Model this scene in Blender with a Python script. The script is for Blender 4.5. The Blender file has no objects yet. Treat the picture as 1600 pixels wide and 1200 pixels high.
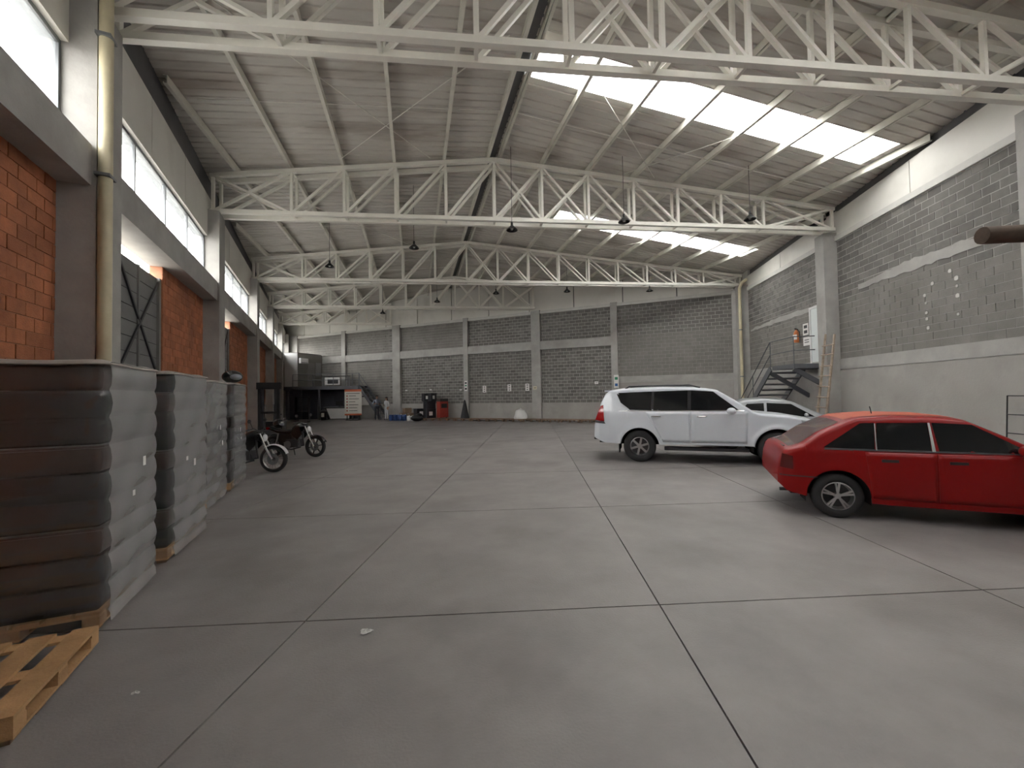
import bpy, bmesh, math, random
from mathutils import Vector, Matrix
random.seed(7)
S = bpy.context.scene
COL = S.collection
PI = math.pi

# ------------------------------------------------------------------ camera
CAM_H, FPX, PITCH, ROLL, YAW = 1.71, 650.0, 0.025, -0.017, 0.110
F0 = Vector((math.sin(YAW), math.cos(YAW), 0))
R0 = Vector((math.cos(YAW), -math.sin(YAW), 0))
Z0 = Vector((0, 0, 1))
FW = F0 * math.cos(PITCH) + Z0 * math.sin(PITCH)
UP = -F0 * math.sin(PITCH) + Z0 * math.cos(PITCH)
RC = R0 * math.cos(ROLL) + UP * math.sin(ROLL)
UC = -R0 * math.sin(ROLL) + UP * math.cos(ROLL)
cam_d = bpy.data.cameras.new('camera')
cam_d.sensor_width = 36.0
cam_d.lens = FPX / 1600 * 36.0
cam_d.clip_end = 500
cam = bpy.data.objects.new('camera', cam_d)
COL.objects.link(cam)
m3 = Matrix((RC, UC, -FW)).transposed()
cam.matrix_world = Matrix.Translation((0, 0, CAM_H)) @ m3.to_4x4()
S.camera = cam

# ------------------------------------------------------------------ sky and exposure
wd = bpy.data.worlds.new('sky'); S.world = wd; wd.use_nodes = True
bgn = wd.node_tree.nodes['Background']
bgn.inputs[0].default_value = (1.0, 0.985, 0.95, 1)
bgn.inputs[1].default_value = 12.0
S.view_settings.view_transform = 'Standard'
S.view_settings.look = 'None'
S.view_settings.gamma = 1.0
S.view_settings.use_curve_mapping = False
S.view_settings.exposure = 0.72

def px_ray(x, y):
    d = FW + RC * ((x - 800) / FPX) - UC * ((y - 600) / FPX)
    return d
def px_z(x, y, z=0.0):
    d = px_ray(x, y); return Vector((0, 0, CAM_H)) + d * ((z - CAM_H) / d.z)
def px_y(x, y, Y):
    d = px_ray(x, y); return Vector((0, 0, CAM_H)) + d * (Y / d.y)

# ------------------------------------------------------------------ materials
MATS = {}
def mat(name, col, rough=0.6, metal=0.0, var=0.10, scale=3.0, bump=0.0, bscale=40.0, rnd=0.0,
        stain=None, sscale=1.2, slo=0.5, shi=0.7, stretch=(1, 1, 1), coat=0.0, detail=5, spec=0.5):
    if name in MATS: return MATS[name]
    m = bpy.data.materials.new(name); m.use_nodes = True
    nt = m.node_tree; N = nt.nodes; Lk = nt.links
    b = N['Principled BSDF']
    b.inputs['Roughness'].default_value = rough
    b.inputs['Metallic'].default_value = metal
    b.inputs['Specular IOR Level'].default_value = spec
    if coat:
        b.inputs['Coat Weight'].default_value = coat
        b.inputs['Coat Roughness'].default_value = 0.06
    geo = N.new('ShaderNodeNewGeometry')
    mp = N.new('ShaderNodeMapping'); mp.inputs['Scale'].default_value = stretch
    Lk.new(geo.outputs['Position'], mp.inputs['Vector'])
    no = N.new('ShaderNodeTexNoise'); no.inputs['Scale'].default_value = scale
    no.inputs['Detail'].default_value = detail; no.inputs['Roughness'].default_value = 0.6
    Lk.new(mp.outputs[0], no.inputs['Vector'])
    rp = N.new('ShaderNodeValToRGB')
    rp.color_ramp.elements[0].position = 0.3; rp.color_ramp.elements[1].position = 0.7
    c = Vector(col[:3])
    a = c * (1 - var); d = c * (1 + var)
    rp.color_ramp.elements[0].color = (*a, 1); rp.color_ramp.elements[1].color = (*d, 1)
    Lk.new(no.outputs['Fac'], rp.inputs[0])
    out = rp.outputs[0]
    if rnd:
        oi = N.new('ShaderNodeObjectInfo')
        ad = N.new('ShaderNodeMath'); ad.operation = 'ADD'
        Lk.new(oi.outputs['Random'], ad.inputs[0]); Lk.new(geo.outputs['Random Per Island'], ad.inputs[1])
        fr = N.new('ShaderNodeMath'); fr.operation = 'FRACT'; Lk.new(ad.outputs[0], fr.inputs[0])
        mr = N.new('ShaderNodeMapRange'); mr.inputs[3].default_value = 1 - rnd; mr.inputs[4].default_value = 1 + rnd
        Lk.new(fr.outputs[0], mr.inputs[0])
        mx = N.new('ShaderNodeMix'); mx.data_type = 'RGBA'; mx.blend_type = 'MULTIPLY'; mx.inputs[0].default_value = 1
        Lk.new(out, mx.inputs[6]); Lk.new(mr.outputs[0], mx.inputs[7]); out = mx.outputs[2]
    if stain is not None:
        n2 = N.new('ShaderNodeTexNoise'); n2.inputs['Scale'].default_value = sscale; n2.inputs['Detail'].default_value = 6
        Lk.new(mp.outputs[0], n2.inputs['Vector'])
        r2 = N.new('ShaderNodeMapRange'); r2.inputs[1].default_value = slo; r2.inputs[2].default_value = shi
        Lk.new(n2.outputs['Fac'], r2.inputs[0])
        mx = N.new('ShaderNodeMix'); mx.data_type = 'RGBA'
        Lk.new(r2.outputs[0], mx.inputs[0]); Lk.new(out, mx.inputs[6]); mx.inputs[7].default_value = (*stain, 1); out = mx.outputs[2]
    Lk.new(out, b.inputs['Base Color'])
    if bump:
        n3 = N.new('ShaderNodeTexNoise'); n3.inputs['Scale'].default_value = bscale; n3.inputs['Detail'].default_value = 4
        Lk.new(mp.outputs[0], n3.inputs['Vector'])
        bp = N.new('ShaderNodeBump'); bp.inputs['Strength'].default_value = bump; bp.inputs['Distance'].default_value = 0.02
        Lk.new(n3.outputs['Fac'], bp.inputs['Height']); Lk.new(bp.outputs[0], b.inputs['Normal'])
    MATS[name] = m
    return m

def glass_mat(name, tint, trans=0.85, rough=0.05, f0=0.05, ex=5.0):
    """thin pane: partly clear, partly Fresnel mirror, the rest a tinted body"""
    if name in MATS: return MATS[name]
    m = bpy.data.materials.new(name); m.use_nodes = True
    nt = m.node_tree; N = nt.nodes; Lk = nt.links
    for n in list(N): N.remove(n)
    o = N.new('ShaderNodeOutputMaterial')
    tr = N.new('ShaderNodeBsdfTransparent'); tr.inputs[0].default_value = (1, 1, 1, 1)
    df = N.new('ShaderNodeBsdfTranslucent'); df.inputs[0].default_value = (*tint, 1)
    dd = N.new('ShaderNodeBsdfDiffuse'); dd.inputs[0].default_value = (*tint, 1)
    m0 = N.new('ShaderNodeMixShader'); m0.inputs[0].default_value = 0.5
    Lk.new(df.outputs[0], m0.inputs[1]); Lk.new(dd.outputs[0], m0.inputs[2])
    gl = N.new('ShaderNodeBsdfGlossy'); gl.inputs['Roughness'].default_value = rough
    lw = N.new('ShaderNodeLayerWeight'); lw.inputs[0].default_value = 0.5
    pw = N.new('ShaderNodeMath'); pw.operation = 'POWER'; pw.inputs[1].default_value = ex; Lk.new(lw.outputs['Facing'], pw.inputs[0])
    fr = N.new('ShaderNodeMapRange'); fr.inputs[3].default_value = f0; fr.inputs[4].default_value = 1.0; Lk.new(pw.outputs[0], fr.inputs[0])
    m1 = N.new('ShaderNodeMixShader'); m1.inputs[0].default_value = trans
    Lk.new(m0.outputs[0], m1.inputs[1]); Lk.new(tr.outputs[0], m1.inputs[2])
    m2 = N.new('ShaderNodeMixShader')
    Lk.new(fr.outputs[0], m2.inputs[0]); Lk.new(m1.outputs[0], m2.inputs[1]); Lk.new(gl.outputs[0], m2.inputs[2])
    Lk.new(m2.outputs[0], o.inputs[0])
    MATS[name] = m
    return m

M_FLOOR = mat('floor_concrete', (0.222, 0.205, 0.198), 0.5, var=0.16, scale=1.3, bump=0.12, bscale=60, stain=(0.13, 0.117, 0.108), sscale=0.55, slo=0.52, shi=0.78, rnd=0.04)
M_JOINT = mat('joint_dirt', (0.045, 0.04, 0.036), 0.9)
M_CONC = mat('concrete', (0.38, 0.37, 0.35), 0.8, var=0.10, scale=2.5, bump=0.15, bscale=25, stain=(0.30, 0.285, 0.265), sscale=0.9, slo=0.5, shi=0.75)
M_CONC_D = mat('concrete_plinth', (0.36, 0.345, 0.322), 0.85, var=0.12, scale=1.6, bump=0.15, bscale=20, stain=(0.27, 0.255, 0.235), sscale=0.8, slo=0.5, shi=0.72)
M_BLOCK = mat('grey_block', (0.16, 0.153, 0.142), 0.9, var=0.16, scale=4, bump=0.3, bscale=70, rnd=0.22, stain=(0.13, 0.12, 0.11), sscale=0.45, slo=0.5, shi=0.75)
M_BLOCK_S = mat('grey_block_smeared', (0.20, 0.19, 0.175), 0.9, var=0.14, scale=2.2, bump=0.25, bscale=50, rnd=0.06, stain=(0.16, 0.15, 0.135), sscale=0.7, slo=0.5, shi=0.75)
M_MORTAR = mat('mortar', (0.42, 0.41, 0.38), 0.9, var=0.12, scale=6)
M_MORTAR_S = mat('mortar_smeared', (0.26, 0.25, 0.232), 0.9, var=0.14, scale=2.2)
M_BRICK = mat('clay_brick', (0.40, 0.145, 0.07), 0.85, var=0.2, scale=5, bump=0.4, bscale=60, rnd=0.16, stain=(0.25, 0.095, 0.055), sscale=1.0, slo=0.5, shi=0.75)
M_BMORTAR = mat('clay_mortar', (0.33, 0.15, 0.09), 0.9, var=0.2, scale=6)
M_WHITE = mat('white_cladding', (0.70, 0.685, 0.64), 0.55, var=0.04, scale=0.8, stain=(0.50, 0.48, 0.43), sscale=0.6, slo=0.55, shi=0.85)
M_BAND = mat('white_band', (0.58, 0.57, 0.54), 0.7, var=0.06)
M_SHEET = mat('roof_sheet_paint', (0.66, 0.63, 0.58), 0.6, var=0.07, scale=1.5, stretch=(0.5, 2, 1), stain=(0.33, 0.28, 0.235), sscale=0.55, slo=0.53, shi=0.78)
M_STEEL = mat('cream_steel', (0.86, 0.84, 0.77), 0.5, var=0.05, scale=2.0)
M_PURLIN = mat('cream_purlin', (0.80, 0.78, 0.70), 0.5, var=0.08, scale=1.5, stain=(0.42, 0.39, 0.33), sscale=1.0, slo=0.55, shi=0.8)
M_DARK = mat('dark_steel', (0.045, 0.045, 0.05), 0.5, var=0.1)
M_GUTTER = mat('gutter_steel', (0.12, 0.12, 0.125), 0.6, var=0.1)  # dark grey includes the shade of the left eave; backings reuse it
M_GREYDOOR = mat('grey_door', (0.17, 0.17, 0.165), 0.5, var=0.08)
M_FRAME = mat('window_aluminium', (0.20, 0.21, 0.22), 0.4, metal=0.5, var=0.05)
M_PIPE = mat('yellow_pvc', (0.56, 0.50, 0.34), 0.45, var=0.15, scale=2)
M_GLASS = glass_mat('window_glass', (0.35, 0.38, 0.40), 0.55)
M_SKYL = glass_mat('skylight_sheet', (0.95, 0.97, 1.0), 0.55, 0.25)
M_BLACK = mat('black_plastic', (0.018, 0.018, 0.02), 0.4, var=0.1)
M_RUBBER = mat('tyre_rubber', (0.02, 0.02, 0.021), 0.75, var=0.15)
M_CHROME = mat('bright_metal', (0.6, 0.6, 0.6), 0.25, metal=1.0, var=0.05)
M_WOOD = mat('pallet_wood', (0.42, 0.245, 0.115), 0.75, var=0.22, scale=4, stretch=(1, 1, 1), bump=0.2, bscale=60, rnd=0.15)
M_WOOD_D = mat('old_wood', (0.20, 0.13, 0.085), 0.8, var=0.2, scale=5, rnd=0.12)
M_WPLASTIC = mat('white_plastic', (0.7, 0.7, 0.7), 0.4, var=0.03)

# ------------------------------------------------------------------ mesh helpers
class MB:
    def __init__(s): s.v = []; s.f = []; s.mi = []; s.cur = 0
    def quad8(s, p):
        n = len(s.v); s.v += [tuple(q) for q in p]
        for f in ((0, 3, 2, 1), (4, 5, 6, 7), (0, 1, 5, 4), (1, 2, 6, 5), (2, 3, 7, 6), (3, 0, 4, 7)):
            s.f.append(tuple(n + i for i in f)); s.mi.append(s.cur)
        return s
    def box(s, x0, x1, y0, y1, z0, z1):
        return s.quad8([(x0, y0, z0), (x1, y0, z0), (x1, y1, z0), (x0, y1, z0), (x0, y0, z1), (x1, y0, z1), (x1, y1, z1), (x0, y1, z1)])
    def bar(s, p, q, w, h, up=(0, 0, 1)):
        p = Vector(p); q = Vector(q); d = (q - p).normalized(); u = Vector(up)
        if abs(d.dot(u)) > 0.98: u = Vector((0, 1, 0))
        sx = d.cross(u).normalized() * (w / 2); sz = sx.cross(d).normalized() * (h / 2)
        return s.quad8([p - sx - sz, p + sx - sz, q + sx - sz, q - sx - sz, p - sx + sz, p + sx + sz, q + sx + sz, q - sx + sz])
    def tube(s, pts, r, n=8, cap=True):
        pts = [Vector(p) for p in pts]; rs = r if isinstance(r, (list, tuple)) else [r] * len(pts)
        rings = []; pu = None
        for i, p in enumerate(pts):
            d = (pts[min(i + 1, len(pts) - 1)] - pts[max(i - 1, 0)])
            d = d.normalized() if d.length > 1e-9 else Vector((0, 0, 1))
            u = pu if pu else (Vector((0, 0, 1)) if abs(d.z) < 0.9 else Vector((1, 0, 0)))
            a = d.cross(u).normalized(); b = a.cross(d).normalized(); pu = b
            n0 = len(s.v); rings.append(n0)
            for k in range(n):
                t = 2 * PI * k / n
                s.v.append(tuple(p + (a * math.cos(t) + b * math.sin(t)) * rs[i]))
        for i in range(len(rings) - 1):
            for k in range(n):
                s.f.append((rings[i] + k, rings[i] + (k + 1) % n, rings[i + 1] + (k + 1) % n, rings[i + 1] + k)); s.mi.append(s.cur)
        if cap:
            s.f.append(tuple(rings[0] + k for k in range(n))[::-1]); s.mi.append(s.cur)
            s.f.append(tuple(rings[-1] + k for k in range(n))); s.mi.append(s.cur)
        return s
    def lathe(s, prof, n=24, axis='z', c=(0, 0, 0), closed=False):
        """prof: list of (radius, height along axis)"""
        c = Vector(c); base = len(s.v); m = len(prof)
        for k in range(n):
            t = 2 * PI * k / n; ct, st = math.cos(t), math.sin(t)
            for r, h in prof:
                if axis == 'z': p = (r * ct, r * st, h)
                elif axis == 'y': p = (r * ct, h, r * st)
                else: p = (h, r * ct, r * st)
                s.v.append(tuple(c + Vector(p)))
        for k in range(n):
            for j in range(m if closed else m - 1):
                j2 = (j + 1) % m; a = base + k * m; b = base + ((k + 1) % n) * m
                s.f.append((a + j, b + j, b + j2, a + j2)); s.mi.append(s.cur)
        return s
    def prism(s, pts, off):
        """polygon (3-D points) extruded by vector off"""
        n = len(pts); b = len(s.v); off = Vector(off)
        s.v += [tuple(Vector(p)) for p in pts] + [tuple(Vector(p) + off) for p in pts]
        s.f.append(tuple(b + i for i in range(n))[::-1]); s.mi.append(s.cur)
        s.f.append(tuple(b + n + i for i in range(n))); s.mi.append(s.cur)
        for i in range(n):
            j = (i + 1) % n; s.f.append((b + i, b + j, b + n + j, b + n + i)); s.mi.append(s.cur)
        return s
    def grid(s, fn, nu, nv):
        b = len(s.v)
        for i in range(nu + 1):
            for j in range(nv + 1): s.v.append(tuple(fn(i / nu, j / nv)))
        for i in range(nu):
            for j in range(nv):
                a = b + i * (nv + 1) + j; s.f.append((a, a + nv + 1, a + nv + 2, a + 1)); s.mi.append(s.cur)
        return s
    def ball(s, c, rx, ry, rz, nu=12, nv=8):
        c = Vector(c)
        return s.grid(lambda a, b: c + Vector((rx * math.cos(2 * PI * a) * math.sin(PI * b), ry * math.sin(2 * PI * a) * math.sin(PI * b), -rz * math.cos(PI * b))), nu, nv)
    def mesh(s, name, mats, smooth=False, fix=True):
        me = bpy.data.meshes.new(name); me.from_pydata(s.v, [], s.f)
        for m in (mats if isinstance(mats, (list, tuple)) else [mats]): me.materials.append(m)
        if any(s.mi): me.polygons.foreach_set('material_index', s.mi)
        if fix:
            bm = bmesh.new(); bm.from_mesh(me)
            if smooth: bmesh.ops.remove_doubles(bm, verts=bm.verts, dist=1e-5)
            bmesh.ops.recalc_face_normals(bm, faces=bm.faces)
            bm.to_mesh(me); bm.free()
        if smooth:
            me.polygons.foreach_set('use_smooth', [True] * len(me.polygons))
            if smooth != 'all': me.set_sharp_from_angle(angle=math.radians(40 if smooth is True else smooth))
        me.update()
        return me
    def build(s, name, mats, parent=None, smooth=False, world=False, loc=None, fix=True):
        return place(name, s.mesh(name, mats, smooth, fix), parent, world, loc)

def chain(o):
    m = o.matrix_basis.copy()
    if o.parent: m = chain(o.parent) @ o.matrix_parent_inverse @ m
    return m
def place(name, me, parent=None, world=False, loc=None, mtx=None):
    o = bpy.data.objects.new(name, me); COL.objects.link(o)
    if parent:
        o.parent = parent
        if world: o.matrix_parent_inverse = chain(parent).inverted()
    if loc is not None: o.location = loc
    if mtx is not None: o.matrix_basis = mtx
    return o
def thing(name, label, cat, loc=(0, 0, 0), rz=0.0, group=None, kind=None):
    o = bpy.data.objects.new(name, None); COL.objects.link(o); o.empty_display_size = 0.1
    o.location = loc; o.rotation_euler = (0, 0, rz)
    return tag(o, label, cat, group, kind)
def tag(o, label=None, cat=None, group=None, kind=None):
    if label: o['label'] = label
    if cat: o['category'] = cat
    if group: o['group'] = group
    if kind: o['kind'] = kind
    return o
def struct(name, label, cat, loc=(0, 0, 0)): return thing(name, label, cat, loc, kind='structure')
def copy_tree(o, parent=None):
    c = o.copy(); COL.objects.link(c)
    if parent: c.parent = parent
    for ch in list(o.children): copy_tree(ch, c)
    return c
UNIT = {}
def unit_box(m):
    if m.name not in UNIT: UNIT[m.name] = MB().box(-.5, .5, -.5, .5, -.5, .5).mesh('bar_' + m.name, m)
    return UNIT[m.name]
def barpart(name, p, q, w, h, m, parent, up=(0, 0, 1), origin=(0, 0, 0)):
    """one straight bar from p to q as an object of its own that shares the unit mesh"""
    p = Vector(p) - Vector(origin); q = Vector(q) - Vector(origin); d = q - p; L = d.length; d = d.normalized(); u = Vector(up)
    if abs(d.dot(u)) > 0.98: u = Vector((0, 1, 0))
    sx = d.cross(u).normalized(); sz = sx.cross(d).normalized()
    M = Matrix((sx * w, d * L, sz * h)).transposed().to_4x4(); M.translation = (p + q) / 2
    return place(name, unit_box(m), parent, mtx=M)
def boxpart(name, x0, x1, y0, y1, z0, z1, m, parent):
    M = Matrix.Diagonal((x1 - x0, y1 - y0, z1 - z0, 1)); M.translation = ((x0 + x1) / 2, (y0 + y1) / 2, (z0 + z1) / 2)
    return place(name, unit_box(m), parent, mtx=M)
# ------------------------------------------------------------------ plan of the building
class Frame:
    def __init__(s, o, d, n): s.o = Vector((*o, 0)); s.d = Vector((*d, 0)).normalized(); s.n = Vector((*n, 0)).normalized()
    def pt(s, u, z, d=0.0): return s.o + s.d * u + s.n * d + Vector((0, 0, z))
    def box(s, mb, u0, u1, z0, z1, d0, d1):
        P = s.pt
        return mb.quad8([P(u0, z0, d0), P(u1, z0, d0), P(u1, z0, d1), P(u0, z0, d1), P(u0, z1, d0), P(u1, z1, d0), P(u1, z1, d1), P(u0, z1, d1)])
    def mtx(s, u, z, d, su=1, sd=1, sz=1):
        m = Matrix((s.d * su, s.n * sd, Vector((0, 0, sz)))).transposed().to_4x4(); m.translation = s.pt(u, z, d); return m
    def at(s, x, y, d=0.0):
        """wall coordinates (u, z) seen at a photo pixel, on the wall's plane"""
        r = px_ray(x, y); o = s.pt(0, 0, d); c = Vector((0, 0, CAM_H))
        t = (o - c).dot(s.n) / r.dot(s.n); p = c + r * t
        return (p - s.o).dot(s.d), p.z
LF = Frame((-5.05 + .3265 * 6.65, 0), (-.3265, 1), (1, .3265))
RF = Frame((12.55 - .235 * 13.1, 0), (.235, 1), (-1, .235))
BF = Frame((14.4, 20.5), (-29.6, 17.7), (-17.7, -29.6))
BW = 0.20            # back wall blocks lie this far behind its columns
LB = 0.39            # left brickwork recess
RB = 0.43            # right blockwork recess
Y_NEAR = -9.0
YT = [6.4, 13.0, 20.25, 26.3, 32.3]                    # roof trusses
LCOL = [-7.0, -0.2, 6.74, 13.9, 21.5, 27.9, 34.2, 40.0]      # left columns (centres along the wall)
RCOL = [-7.2, -0.2, 7.08, 13.85, 20.9]
BCOL = [(0.0, .3), (6.55, .19), (11.55, .31), (16.8, .18), (22.9, .36), (28.3, .21), (34.45, .75)]

# roof
RQ = Vector((2.539, 0, 0)); RR = Vector((-.1191, .9929, 0)); RE = Vector((.9929, .1191, 0)); ZR = 9.42; KS = .1022
def roof_t(x, y): return (Vector((x, y, 0)) - RQ).dot(RE)
def roof_z(x, y): return ZR - KS * abs(roof_t(x, y))
def t_hit(s, fr, d):
    p = RQ + RR * s; o = fr.pt(0, 0, d)
    return (o - p).dot(fr.n) / RE.dot(fr.n)
def t_left(s): return t_hit(s, LF, -.62)
def t_right(s): return min(t_hit(s, RF, -.62), t_hit(s, BF, -.35))

# ------------------------------------------------------------------ floor
def clip_poly(poly, o, n):
    out = []
    for i in range(len(poly)):
        a, b = poly[i], poly[(i + 1) % len(poly)]
        da, db = (a - o).dot(n), (b - o).dot(n)
        if da >= 0: out.append(a)
        if (da >= 0) != (db >= 0): out.append(a + (b - a) * (da / (da - db)))
    return out
EDGES = [(LF.pt(0, 0, -LB), LF.n), (RF.pt(0, 0, -RB), RF.n), (BF.pt(0, 0, -BW), BF.n), (Vector((0, Y_NEAR, 0)), Vector((0, 1, 0)))]
room = [Vector((-60, -60, 0)), Vector((60, -60, 0)), Vector((60, 90, 0)), Vector((-60, 90, 0))]
for o, n in EDGES: room = clip_poly(room, o, n)
floor = MB().prism([p + Vector((0, 0, -.14)) for p in room], (0, 0, .12)).build('floor', M_JOINT)
tag(floor, 'grey concrete warehouse floor cut into square slabs by dark joints', 'floor', kind='structure')
SA = Vector((.465, 2.88, 0)); SB = Vector((2.77, -.15, 0)); SO = Vector((1.52, 3.24, 0))
for i in range(-8, 6):
    for j in range(-4, 13):
        c = [SO + SB * (i + a) + SA * (j + b) for a, b in ((0, 0), (1, 0), (1, 1), (0, 1))]
        ctr = (c[0] + c[2]) / 2
        c = [p + (ctr - p).normalized() * .009 for p in c]
        for o, n in EDGES: c = clip_poly(c, o, n) if c else c
        if len(c) < 3: continue
        MB().prism([p + Vector((0, 0, -.03)) for p in c], (0, 0, .03)).build('floor_slab', M_FLOOR, floor)
ground = MB().box(-90, 90, -70, 110, -.30, -.16).build('ground', mat('yard_ground', (0.30, 0.29, 0.27), 0.9))
tag(ground, 'pale concrete yard outside around the warehouse', 'ground', kind='structure')

# ------------------------------------------------------------------ masonry pieces
def masonry(fr, rects, bw, bh, depth, dface, gap, wall, name, m, m_s, near_cap, smear=None):
    """pieces in running bond; the largest in view are objects of their own, the rest one joined part"""
    cand = []
    for (u0, u1, z0, z1) in rects:
        nr = max(1, round((z1 - z0) / bh)); h = (z1 - z0) / nr
        for k in range(nr):
            u = u0 - (bw / 2 if k % 2 else 0)
            while u < u1 - .02:
                a, b = max(u, u0), min(u + bw, u1)
                if b - a > .04: cand.append((a, b, z0 + k * h, z0 + (k + 1) * h))
                u += bw
    def key(c):
        p = fr.pt((c[0] + c[1]) / 2, (c[2] + c[3]) / 2, dface) - Vector((0, 0, CAM_H))
        f = p.dot(FW)
        if f < .3: return 1e6
        x, y = 800 + FPX * p.dot(RC) / f, 600 - FPX * p.dot(UC) / f
        return f if (-40 < x < 1640 and -40 < y < 1240) else 1e5 + f
    cand.sort(key=key)
    meshes = {}
    rest = MB()
    gap0 = gap
    for n, (a, b, z0, z1) in enumerate(cand):
        sm = bool(smear and smear((a + b) / 2, (z0 + z1) / 2)); gap = gap0 * .45 if sm else gap0
        jit = random.uniform(-.004, .004)
        if n < near_cap and key((a, b, z0, z1)) < 1e5:
            w, h = round(b - a - gap, 3), round(z1 - z0 - gap, 3)
            mk = (w, h, sm)
            if mk not in meshes: meshes[mk] = MB().box(-w / 2, w / 2, -depth, 0, -h / 2, h / 2).mesh(name, m_s if sm else m)
            place(name, meshes[mk], wall, mtx=fr.mtx((a + b) / 2, (z0 + z1) / 2, dface + jit))
        else:
            rest.cur = 1 if sm else 0
            fr.box(rest, a + gap / 2, b - gap / 2, z0 + gap / 2, z1 - gap / 2, dface - depth, dface + jit)
    if rest.v:
        o = rest.build(name + '_field', [m, m_s], wall, fix=False); o['kind'] = 'stuff'

# ------------------------------------------------------------------ left wall
wl = struct('wall_left', 'left wall of orange clay brick between grey concrete columns under high windows', 'wall')
U0 = Y_NEAR / LF.d.y
for c in LCOL:
    LF.box(MB(), c - .40, c + (.36 if c < 39 else 1.6), 0, 7.2, -.62, 0).build('column', M_CONC, wl)
rects = []
doors_left = [(7.10, 10.25), (14.26, 17.3)]
bays = [(U0, LCOL[0] - .40)] + [(LCOL[k] + .36, LCOL[k + 1] - .40) for k in range(len(LCOL) - 1)]
mort = MB()
for k, (a, b) in enumerate(bays):
    LF.box(MB(), a, b, 4.57, 5.10, -.62, -.05).build('beam', M_CONC, wl)
    segs = [(a, b)]
    for d0, d1 in doors_left:
        if a - .1 < d0 < b: segs = [(d1, b)]
    for s0, s1 in segs:
        rects.append((s0, s1, 0, 4.57)); LF.box(mort, s0, s1, 0, 4.57, -.62, -LB - .012)
    # cladding above the windows, two joints in each bay
    n = 3
    for q in range(n):
        w = (b - a) / n
        LF.box(MB(), a + q * w + .008, a + (q + 1) * w - .008, 6.42, 7.62, -.40, -.28).build('cladding_panel', M_WHITE, wl)
LF.box(MB(), U0, 42.0, 6.42, 7.62, -.62, -.41).build('backing_wall', M_GUTTER, wl)
LF.box(MB(), U0, LCOL[1] - .4, 5.1, 6.42, -.62, -.36).build('cladding_panel', M_WHITE, wl)  # unseen, closes the window strip behind the camera to cut light
mort.build('mortar_bed', [M_BMORTAR], wl)
masonry(LF, rects, .33, .172, .12, -LB, .012, wl, 'brick', M_BRICK, M_BRICK, 300)
LF.box(MB(), U0, 42.0, 7.62, 9.1, -.9, -.46).build('gutter', M_GUTTER, wl)  # shaded eave band, its darkness put into the colour
# windows
wn = 0
for c in LCOL: LF.box(MB(), c - .41, c + (.37 if c < 39 else 2), 7.2, 7.62, -.62, -.28).build('cladding_panel', M_WHITE, wl)
for k, (a, b) in enumerate(bays):
    if k < 2: continue
    wn += 1
    w = struct('window_%d' % wn, 'high strip window of %s bay in the left wall, white with daylight' % ('the rearmost', 'the rear near', 'the nearest visible', 'the first gated', 'the second gated', 'the fourth', 'the fifth', 'the farthest')[k], 'window')
    fr = MB()
    LF.box(fr, a, b, 5.10, 5.15, -.42, -.36); LF.box(fr, a, b, 6.36, 6.42, -.42, -.36)
    LF.box(fr, a, a + .05, 5.15, 6.36, -.42, -.36); LF.box(fr, b - .05, b, 5.15, 6.36, -.42, -.36)
    fr.build('window_frame', M_FRAME, w)
    n = 4 if b - a > 4 else 2
    for q in range(n):
        u0 = a + (b - a) * q / n; u1 = a + (b - a) * (q + 1) / n
        mb = MB(); mb.v = [tuple(LF.pt(*q2, -.39)) for q2 in ((u0 + .025, 5.15), (u1 - .025, 5.15), (u1 - .025, 6.36), (u0 + .025, 6.36))]; mb.f = [(0, 1, 2, 3)]; mb.mi = [0]
        mb.build('pane', M_GLASS, w, fix=False)
        if q: LF.box(MB(), u0 - .025, u0 + .025, 5.15, 6.36, -.42, -.36).build('mullion', M_FRAME, w)
    LF.box(MB(), a, b, 5.10, 5.115, -.36, -.05).build('window_sill', M_CONC, w)
# sliding steel gates
for k, (d0, d1) in enumerate(doors_left):
    dr = struct('door_%d' % (k + 1), ('grey slatted steel gate with crossed dark braces behind the wrapped pallet stacks', 'narrow sight of a grey slatted steel gate beyond the second left column')[k], 'gate')
    mid = d0 + 1.12
    for (a, b) in ((d0, mid - .06), (mid + .06, d1 - .06)):
        nsl = 15
        for q in range(nsl):
            z = .06 + q * 4.24 / nsl
            LF.box(MB(), a, b, z + .008, z + 4.24 / nsl - .008, -.50, -.47).build('slat', M_GREYDOOR, dr)
        LF.box(MB(), a, b, .06, 4.30, -.52, -.505).build('backing', M_DARK, dr)
    for u in (mid, d1 - .03):
        LF.box(MB(), u - .06, u + .06, .02, 4.30, -.50, -.42).build('post', M_GREYDOOR, dr)
    LF.box(MB(), mid + .92, mid + .98, .02, 4.30, -.50, -.44).build('post', M_GREYDOOR, dr)
    for (a, b) in ((mid + .06, d1 - .08), (d0 - .75, mid - .06)):
        for s0, s1 in (((a, .1), (b, 2.15)), ((a, 2.15), (b, .1)), ((a, 4.2), (b, 2.2)), ((a, 2.2), (b, 4.2))):
            MB().bar(LF.pt(s0[0], s0[1], -.445), LF.pt(s1[0], s1[1], -.445), .03, .05).build('brace', M_DARK, dr)
# downpipe on the first left column
dp = thing('drain_pipe', 'yellowed plastic drain pipe running down the nearest left column', 'pipe', LF.pt(6.36, 0, .085))
MB().tube([LF.pt(6.36, 0.0, .085), LF.pt(6.36, 8.2, .085)], .075, 14).build('pipe', M_PIPE, dp, True, True)
for z in (2.2, 4.7, 6.6): LF.box(MB(), 6.26, 6.46, z, z + .04, .0, .165).build('clamp', M_FRAME, dp, world=True)

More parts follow.
